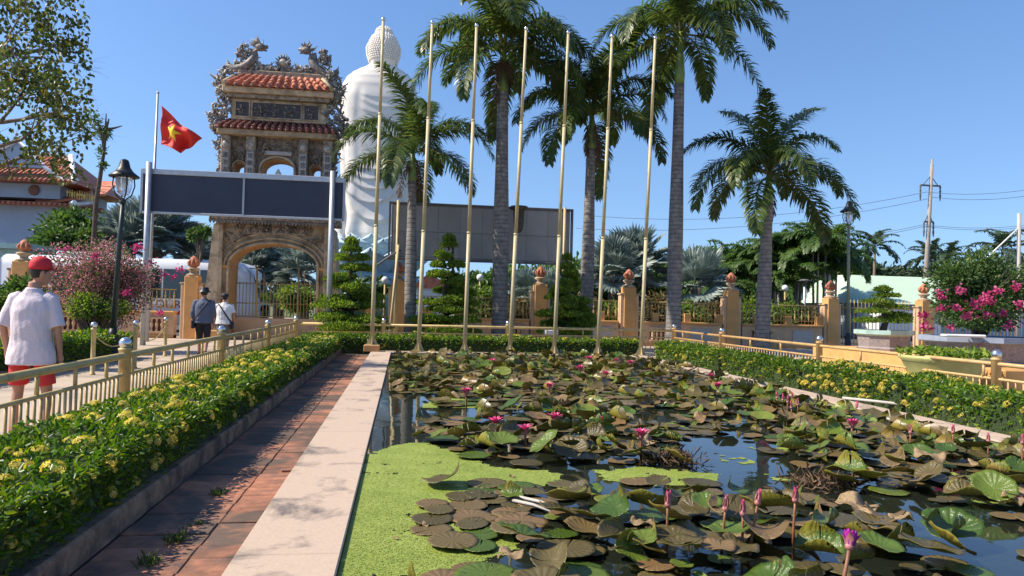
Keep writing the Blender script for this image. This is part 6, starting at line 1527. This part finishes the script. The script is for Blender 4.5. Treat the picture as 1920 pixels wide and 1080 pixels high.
# ------------------------------------------------------------------ temple hall on the left, two tiled roofs
TYY = 58.; r_ = thing('temple_hall', 'blue grey hall with two tiers of red tiled roof at the left edge', 'building', (0,0,0))
X0 = at(-60,400,TYY).x; X1 = at(118,400,TYY).x; Zp = lambda py: at(60,py,TYY).z
q = MB(); q.box(X0,X1-.4,TYY,TYY+9,0,Zp(386)); q.build('lower_wall', M['wall_blue'], r_)
q = MB(); q.box(X0,X1-.2,TYY-.1,TYY+8.5,Zp(372)+.02,Zp(345)+.4); q.build('upper_wall', M['wall_blue'], r_)
def roof(x0, x1, y0, y1, zb, zt, rise, nm, nrow):
    V = [(x0,y0,zb),(x1,y0,zb),(x1-rise,(y0+y1)/2,zt),(x0,(y0+y1)/2,zt),(x1,y1,zb),(x0,y1,zb)]
    q = MB(); q.add(V, [(0,1,2,3),(1,4,2),(4,5,3,2),(0,5,4,1)]); o = q.build('roof', M['tile'], r_)
    for i in range(nrow):
        f = (i+.5)/nrow; xb = x0+(x1-x0)*f; xt = min(xb, x1-rise-.05); ft = 1 if xb < x1-rise else max(.02,(x1-xb)/rise)
        q = MB(); q.tube([(xb,y0-.02,zb+.06),(xb,y0+(y1-y0)/2*ft,zb+(zt-zb)*ft+.05)], .10, 6); q.build('tile_row', M['tile'], o)
    q = MB(); q.tube([(x1+.25,y0-.25,zb+.25),(x1-.1,y0+.1,zb+.12),(x1-rise*.5,(y0*.75+y1*.25),(zb+zt)/2+.1),(x1-rise,(y0+y1)/2,zt+.15)], [.14,.18,.18,.2], 8); q.tube([(x0,(y0+y1)/2,zt+.1),(x1-rise,(y0+y1)/2,zt+.1)], .2, 8); q.build('ridge', M['white'], o)
roof(X0, X1+1.1, TYY-1.2, TYY+9.5, Zp(386), Zp(366), .9, 'l', 22)
roof(X0, X1+1.3, TYY-1.4, TYY+9.5, Zp(345), Zp(275), 2.6, 'u', 24)
# white gable wall and side wing
gx = at(45,300,TYY).x; q = MB(); q.prism([(gx-3.0,Zp(318)),(gx+1.9,Zp(318)),(gx,Zp(272))], TYY-.9, TYY-.3); q.build('gable', M['wall_blue'], r_)
q = MB(); q.tube([(gx-3.0,TYY-.95,Zp(318)),(gx,TYY-.95,Zp(270)),(gx+2.0,TYY-.95,Zp(320)),(gx+3.0,TYY-.95,Zp(338)),(gx+3.5,TYY-.95,Zp(336))], .15, 6); q.build('gable_trim', M['white'], r_)
ornament('ridge_ornament', r_, [(gx,TYY-.6,Zp(262),.35,.4),(gx+1.3,TYY-.2,Zp(275),.35,.4),(gx+2.2,TYY-.2,Zp(285),.3,.3)], 77, 14, M['mosaic'], .2)
q = MB(); q.ball((at(66,357,TYY).x,TYY-.2,Zp(357)), .38, 16, 6, 0, 1, .15, 1); q.build('round_emblem', M['dkbrown'], r_)
x0, x1 = at(85,420,TYY+2).x, at(190,420,TYY+2).x
q = MB(); q.box(x0,x1,TYY+1.2,TYY+8,0,Zp(390)); q.build('wing_wall', M['wall_blue'], r_)
q = MB(); q.box(x0,x1+.5,TYY+.6,TYY+8,Zp(390)+.02,Zp(383)); q.build('wing_fascia', M['tile_dk'], r_)
for k in range(4): c = x0+.25+k*1.0; q = MB(); q.box(c,c+.7,TYY+1.15,TYY+1.19,Zp(425),Zp(395)); q.build('window', M['glass_dk'], r_)
q = MB(); V = [(x0,TYY-.2,Zp(383)),(x1+1.0,TYY-.2,Zp(366)+.3),(x1+.4,TYY+4,Zp(318)),(x0,TYY+4,Zp(318))]; q.add(V+[(a,b+.1,c-.15) for a,b,c in V], [(0,1,2,3),(7,6,5,4),(0,4,5,1),(1,5,6,2)]); wr = q.build('roof', M['tile'], r_)
rl = random.Random(3)
for k in range(13):
    c = at(127+k*4.6, 362+k*.9, TYY-.3); q = MB(); h_ = rl.uniform(.22,.34); q.box(c.x-.025,c.x+.025,TYY-.38,TYY-.35,c.z-h_,c.z+h_); q.box(c.x-.08,c.x+.08,TYY-.378,TYY-.352,c.z+h_*rl.uniform(-.7,.7),c.z+h_*.1+.09); q.build('gold_glyph', M['gold'], r_)
q = MB(); q.box(at(-40,460,40).x, at(75,460,40).x, 39, 43, at(20,466,40).z-.05, at(20,458,40).z); q.box(at(-30,460,40).x, at(60,460,40).x, 39.4, 42.6, 0, at(20,466,40).z-.06); tag(q.build('shelter_roof', M['pot_aqua']), 'low shelter with flat teal roof at the left edge', 'shelter')

# ------------------------------------------------------------------ bodhi tree, upper left
def branchy(root, m_, start, d0, L_, r0, depth, rs, tips, spread=.55, mb=None, grav=0.0):
    pts = [Vector(start)]; d = Vector(d0).normalized(); n = 5; rad = [r0]
    for i in range(n):
        d = (d+Vector((rs.gauss(0,.13), rs.gauss(0,.13), rs.gauss(0,.13)-grav))).normalized(); pts.append(pts[-1]+d*L_/n); rad.append(r0*(1-.55*(i+1)/n))
    mb.tube(pts, rad, 6 if depth > 1 else 4)
    if depth <= 1: tips += [(p, d) for p in pts[1:]]
    if depth == 0: return
    for k in range(rs.choice((3,4)) if depth > 1 else 3):
        i = rs.randrange(2, n+1); dd = (d+Vector((rs.gauss(0,spread), rs.gauss(0,spread), rs.gauss(0,spread)))).normalized()
        branchy(root, m_, pts[i], dd, L_*rs.uniform(.55,.75), rad[i]*.62, depth-1, rs, tips, spread, mb, grav)
rs = random.Random(21); BYY = 16.
root = thing('bodhi_tree', 'leafy tree with thin branches reaching in at the upper left', 'tree', (at(-330,560,BYY).x,BYY,0)); loc = root.location
mb = MB(); tips = []
mb.tube([(0,0,0),(.2,0,2.5),(.1,.1,4.6)], [.36,.28,.22], 12)
for tx, ty, dpx in ((-40,330,0),(-60,120,0),(-30,230,1),(-100,-40,0),(-60,290,-1)):
    e = at(tx, ty, BYY+dpx)-loc; mb.tube([(.1,.1,4.2), e*.5+Vector((0,0,2.6)), e], [.16,.12,.085], 8)
    tgt = {(-40,330):(130,330),(-60,120):(130,130),(-30,230):(170,215),(-100,-40):(30,10),(-60,290):(100,250)}[(tx,ty)]
    d0 = at(tgt[0],tgt[1],BYY+dpx)-loc-e; branchy(root, None, e, d0, min(2.0, d0.length*.8), .05, 3, rs, tips, .5, mb)
    branchy(root, None, e, d0+Vector((0,0,.8)), 1.4, .045, 3, rs, tips, .55, mb)
mb.build('trunk', M['bark'], root)
n = 4000; idx = rng.integers(0, len(tips), n); P = np.array([tips[i][0] for i in idx])+rng.normal(0,.085,(n,3)); D = rng.normal(0,.5,(n,3))+np.array([0,0,-.8])
pxy = [proj(Vector(p)+loc) for p in P]; keep = np.array([(a < 172) and (b < 345) and not (a > 60 and b > 300 and a < 95) for a, b in pxy]); P = P[keep]; D = D[keep]; n = len(P)
leaves('crown', P, D, rng.uniform(.07,.12,n), rng.uniform(.06,.085,n), np.clip(rng.normal(.42,.24,n),0,1), M['bodhi'], .15, parent=root)
# bare trunk with epiphytes
BT = 30.; root = thing('bare_tree', 'bare slender trunk with stub branches beside the street lamp', 'tree', (at(176,440,BT).x,BT,0)); loc = root.location
pts = [at(a, b_, BT)-loc for a, b_ in ((176,450),(180,380),(188,330),(194,290),(197,260),(199,213))]; pts = [Vector((pts[0].x,0,0))]+pts
q = MB(); q.tube(pts, [.11,.10,.09,.08,.065,.055,.02], 8)
for br in (((195,275),(188,240),(172,222)), ((198,244),(215,240),(229,236)), ((197,262),(186,246),(176,238)), ((182,375),(172,350),(168,345)), ((199,240),(203,228),(204,222))):
    q.tube([at(a, b_, BT)-loc for a, b_ in br], [.06,.04,.015], 6)
q.build('trunk', M['bark_dk'], root)
P, D = [], []
for a, b_, s in ((176,224,.10),(183,238,.12),(192,255,.10),(200,250,.08),(190,285,.08),(193,310,.06)):
    c = np.array(at(a,b_,BT)-loc); k = 60; P.append(c+rng.normal(0,s,(k,3))); D.append(rdir(k)+np.array([0,0,.3]))
leaves('epiphytes', np.concatenate(P), np.concatenate(D), .16, .06, rng.random(sum(len(x) for x in P))*.6, M['tree'], .2, parent=root)
# ------------------------------------------------------------------ people
def remeshed(name, mb, m_, voxel, parent, it=3, wr=0):
    o = ob(name, mb.mesh(name, m_), parent)
    r_ = o.modifiers.new('r', 'REMESH'); r_.mode = 'VOXEL'; r_.voxel_size = voxel; r_.use_smooth_shade = True
    s = o.modifiers.new('s', 'SMOOTH'); s.iterations = it; s.factor = .5
    dg = bpy.context.evaluated_depsgraph_get(); me = bpy.data.meshes.new_from_object(o.evaluated_get(dg)); o.modifiers.clear(); o.data = me
    me.materials.clear(); me.materials.append(m_); me.polygons.foreach_set('use_smooth', [True]*len(me.polygons)); me.name = name
    if wr:
        nn_ = np.zeros(len(me.vertices)*3, np.float32); me.vertices.foreach_get('normal', nn_); nn_ = nn_.reshape(-1,3); cc_ = [v.co.copy() for v in me.vertices]
        for v, c, n_ in zip(me.vertices, cc_, nn_):
            d_ = mnoise.noise((c.x*9+c.z*5, c.y*9, c.z*7-c.x*4))+.5*mnoise.noise((c.x*22, c.y*22, c.z*12+c.x*10)); v.co = c+Vector(n_)*d_*wr
    return o
def loft(mb, secs, n=20):
    """secs: (x,y,z,rx,ry)"""
    V = []; Fs = []
    for (x, y, z, rx, ry) in secs:
        for k in range(n):
            a = 2*PI*k/n; ca, sa = cos(a), sin(a); V.append((x+rx*math.copysign(abs(ca)**.85, ca), y+ry*math.copysign(abs(sa)**.85, sa), z))
    for i in range(len(secs)-1):
        for k in range(n): k2 = (k+1) % n; Fs.append((i*n+k, i*n+k2, (i+1)*n+k2, (i+1)*n+k))
    Fs += [tuple(reversed(range(n))), tuple((len(secs)-1)*n+k for k in range(n))]
    mb.add(V, Fs, 0, True)
def limb(mb, pts, rad, n=12): mb.tube(pts, rad, n)
def hand(mb, w, d, s, side):
    """relaxed hand at wrist w pointing along d, palm towards the thigh; five curled fingers"""
    w = Vector(w); d = Vector(d).normalized(); f = Vector((0,1,0)); f = (f-d*f.dot(d)).normalized(); i = d.cross(f)*side
    mb.tube([w-d*.02, w+d*.03*s, w+d*.085*s], [.026*s,.034*s,.036*s], 10, flat=.55)
    for k, (o_, L_) in enumerate(((-.030,.060),(-.011,.072),(.009,.077),(.028,.070))):
        b_ = w+d*.08*s+f*o_*s; mb.tube([b_, b_+d*L_*.5*s, b_+d*L_*.85*s+i*.012*s, b_+d*L_*1.0*s+i*.026*s], [.0105*s,.0098*s,.009*s,.0075*s], 7)
    b_ = w+d*.03*s+f*.028*s; mb.tube([b_, b_+f*.025*s+d*.03*s, b_+f*.03*s+d*.06*s+i*.01], [.013*s,.0115*s,.009*s], 7)

def person(label, base, face, H_, P):
    """builds a standing / walking figure facing +Y before rotation by face"""
    root = thing('person', label, 'person', base, face)
    k = H_/1.75; g = lambda v: Vector(v)*k
    sh = 1.43; hip = .93; 
    b = MB()
    # pose: per leg (hip, knee, ankle), per arm (shoulder, elbow, wrist)
    loft(b, [(x*k,y*k,z*k,rx*k,ry*k) for x,y,z,rx,ry in ((0,0,.86,.15,.11),(0,0,.95,.165,.12),(0,0,1.08,.145,.105),(0,.0,1.25,.165,.115),(0,0,1.37,.155,.10),(0,0,1.44,.09,.07),(0,.005,1.50,.058,.06),(0,.015,1.56,.056,.06))])
    for L_ in P['legs']:
        h_, kn, an = [g(v) for v in L_]
        limb(b, [h_, h_.lerp(kn,.5), kn, kn.lerp(an,.3), an], [.088*k,.075*k,.055*k,.056*k,.036*k])
        b.tube([an+g((0,-.05,-.04)), an+g((0,.05,-.055)), an+g((0,.15,-.065))], [.038*k,.042*k,.03*k], 10, flat=.8)
    for sd, A in zip((-1,1), P['arms']):
        s_, e_, w_ = [g(v) for v in A]
        limb(b, [g((sd*.09,0,1.395)), s_, s_.lerp(e_,.5), e_, e_.lerp(w_,.35), w_], [.05*k,.050*k,.046*k,.040*k,.039*k,.026*k]); hand(b, w_, w_-e_, k, -sd)
    # head with face
    hd = Vector(P.get('head',(0,.03,1.64)))*k; yaw = P.get('hyaw',0); Rm = Matrix.Translation(hd) @ Matrix.Rotation(yaw,4,'Z') @ Matrix.Rotation(P.get('nod',0),4,'X')
    hb = MB(); hb.ball((0,0,.01), .098*k, 16, 12, 0, .80, 1.0, 1.15); hb.ball((0,.035*k,-.055*k), .062*k, 12, 8, 0, .85, .95, 1.05)
    hb.tube([(0,.09*k,.02*k),(0,.118*k,-.018*k),(0,.095*k,-.03*k)], [.010*k,.016*k,.012*k], 8)
    for sd in (-1,1): hb.ball((sd*.082*k,-.005*k,-.005*k), .030*k, 8, 6, 0, .4, .75, 1.1)
    hb.tube([(-.024*k,.088*k,-.062*k),(0,.096*k,-.062*k),(.024*k,.088*k,-.062*k)], .008*k, 6)
    hb.v = [tuple(Rm @ Vector(v)) for v in hb.v]
    b.add(hb.v, hb.f, 0, True)
    body = remeshed('body', b, M['skin'], .0095*k, root, 2)
    for sd in (-1,1):
        e = MB(); e.ball((sd*.034*k,.083*k,.012*k), .0115*k, 8, 6); e.v = [tuple(Rm @ Vector(v)) for v in e.v]; e.build('eye', M['white'], root)
    hr = MB(); hr.ball((0,-.012*k,.028*k), .104*k, 16, 10, 0, .82, .98, 1.08); hr.v = [tuple(Rm @ Vector(v)) for v in hr.v if True]
    hr.f = hr.f; o = hr.build('hair', M['hair'], root)
    # trim the hair above the ears and forehead line
    keep = [v for v in hr.v]
    # clothing
    t = MB(); sx = P.get('bulk',1.)
    loft(t, [(0,y*k,z*k,rx*k*sx,ry*k*sx) for y,z,rx,ry in ((0,P.get('hem',.80),.232,.175),(0,.86,.225,.168),(0,1.0,.20,.15),(0,1.15,.20,.15),(0,1.28,.205,.145),(0,1.37,.19,.125),(0,1.435,.135,.092),(0,1.475,.082,.078),(0,1.505,.070,.072))], 24)
    for sd, A in zip((-1,1), P['arms']):
        s_, e_, w_ = [g(v) for v in A]; f = P['sleeve']; en = s_.lerp(e_, min(1,f)) if f <= 1 else e_.lerp(w_, f-1)
        pts = [g((sd*.12,0,1.405)), s_, s_.lerp(e_,.5)] + ([e_] if f > 1 else []) + [en]
        rr = [.070*k*sx, .070*k*sx, .066*k*sx] + ([.060*k*sx] if f > 1 else []) + [P.get('cuff',.062)*k*sx if f > 1 else P.get('cuff',.070)*k*sx]
        if f <= .5: pts = pts[:2]+[en]; rr = rr[:2]+[.078*k*sx]
        t.tube(pts, rr, 14)
    remeshed('shirt', t, P['shirt'], .011*k, root, 3, .0085)
    u = MB(); loft(u, [(0,0,z*k,rx*k,ry*k) for z,rx,ry in ((.82,.175,.13),(.9,.178,.13),(.98,.17,.125))], 20)
    for L_ in P['legs']:
        h_, kn, an = [g(v) for v in L_]; f = P['trouser']; en = h_.lerp(kn, f) if f <= 1 else kn.lerp(an, f-1)
        u.tube([h_+g((0,0,.02)), h_.lerp(kn,.5)]+([kn] if f > 1 else [])+[en], [.095*k,.099*k]+([.082*k] if f > 1 else [])+[.10*k if f <= 1 else .068*k], 16)
    remeshed('shorts' if P['trouser'] <= 1 else 'trousers', u, P['pants'], .012*k, root, 3, .006)
    for L_ in P['legs']:
        an = g(L_[2]); s = MB(); s.tube([an+g((0,-.07,-.045)), an+g((0,.0,-.05)), an+g((0,.09,-.058)), an+g((0,.175,-.068))], [.042*k,.047*k,.047*k,.034*k], 12, flat=.82); s.box(an.x-.047*k, an.x+.047*k, an.y-.10*k, an.y+.20*k, an.z-.098*k, an.z-.075*k, 0, .008)
        s.build('shoe', P['shoe'], root)
    # headwear
    c = MB()
    if P['hat'] == 'cap':
        c.lathe([(.108,0),(.110,.03),(.104,.07),(.085,.105),(.05,.125),(.008,.132)], (0,-.005,.035), 20, sx=.88, sy=1.05)
        V = []; 
        for i in range(9):
            a = R(-68)+R(136)*i/8; V += [(sin(a)*.094, cos(a)*.110, .04), (sin(a)*.09, cos(a)*.110+.085*cos(a*.9), .025+.012*cos(a))]
        Fs = [(2*i,2*i+1,2*i+3,2*i+2) for i in range(8)]; c.add(V, Fs); c.add([(x,y,z+.008) for x,y,z in V], [tuple(reversed(f)) for f in Fs])
    elif P['hat'] == 'bucket': c.lathe([(.165,-.015),(.16,-.005),(.112,.035),(.105,.09),(.09,.115),(.01,.12)], (0,0,.035), 20)
    else: c.lathe([(.110,.0),(.120,.03),(.112,.075),(.07,.10),(.01,.105)], (0,0,.035), 20, sx=.9, sy=1.05); c.tube([(-.07,.1,.045),(0,.15,.038),(.07,.1,.045)], [.012,.022,.012], 8)
    c.v = [tuple(Rm @ (Vector(v)*k)) for v in c.v]; c.build('cap' if P['hat'] == 'cap' else 'hat', P['hatm'], root)
    if P.get('strap'):
        s = MB(); V = []; Fs = []
        pts = [(-.16,-.06,1.455),(-.10,-.135,1.40),(0,-.160,1.26),(.09,-.165,1.12),(.17,-.155,1.0),(.225,-.08,.93)] if P['strap'] > 0 else [(.16,-.06,1.455),(.10,-.135,1.40),(0,-.160,1.26),(-.09,-.165,1.12),(-.17,-.155,1.0),(-.225,-.08,.93)]
        s.tube([Vector(p)*k*Vector((1,1,1)).x for p in pts], .022*k, 6, flat=.5); s.build('bag_strap', M['strap'], root)
        sd = 1 if P['strap'] > 0 else -1; s = MB(); s.box(sd*.24*k-.04, sd*.24*k+.04, -.14, .06, .72*k, .94*k, 0, .02); s.build('bag', M['strap'], root)
    return root
stand = [((-.10,0,.90),(-.11,.03,.49),(-.115,-.02,.095)), ((.10,0,.90),(.11,.03,.49),(.115,-.01,.095))]
walk = [((-.10,0,.90),(-.10,.14,.50),(-.10,.20,.10)), ((.10,0,.90),(.10,.02,.49),(.10,-.20,.13))]
p1 = on(52, 832, 0)
person('man in red cap, pale linen shirt and red shorts walking behind the railing', (p1.x,p1.y,0), R(4), 1.82, dict(legs=[((-.11,0,.90),(-.14,.06,.50),(-.17,.02,.10)), ((.11,0,.90),(.15,.05,.49),(.19,-.10,.11))],
   arms=[((-.185,0,1.385),(-.275,-.03,1.13),(-.27,.07,.89)), ((.185,0,1.385),(.262,-.02,1.12),(.262,.06,.87))], head=(.05,.04,1.645), hyaw=R(-55), bulk=1.03, hem=.765, sleeve=.98, cuff=.078, trouser=.82, shirt=M['linen'], pants=M['red_cloth'], shoe=M['white'], hat='cap', hatm=M['red_cap']))
[o_ for o_ in bpy.data.objects if o_.name == 'person'][0].scale = (.88, .93, 1)
p2 = on(379, 668, 0)
person('walker in dark bucket hat and grey blue shirt before the gate', (p2.x,p2.y,0), R(6), 1.74, dict(legs=walk, arms=[((-.205,0,1.40),(-.255,-.03,1.13),(-.255,.03,.88)), ((.205,0,1.40),(.25,-.04,1.13),(.25,.05,.88))],
   bulk=1.08, hem=.86, sleeve=1.5, trouser=1.35, shirt=M['blue_shirt'], pants=M['dk_trousers'], shoe=M['strap'], hat='bucket', hatm=M['black'], strap=-1))
p3 = on(418, 662, 0)
person('walker in flat cap and white shirt with a dark sling strap before the gate', (p3.x,p3.y,0), R(2), 1.62, dict(legs=stand, arms=[((-.205,0,1.40),(-.27,-.02,1.15),(-.27,.06,.92)), ((.205,0,1.40),(.275,-.03,1.15),(.27,.05,.92))],
   bulk=1.08, hem=.86, sleeve=.8, trouser=1.3, shirt=M['cotton'], pants=M['khaki'], shoe=M['strap'], hat='flat', hatm=M['strap'], strap=1))
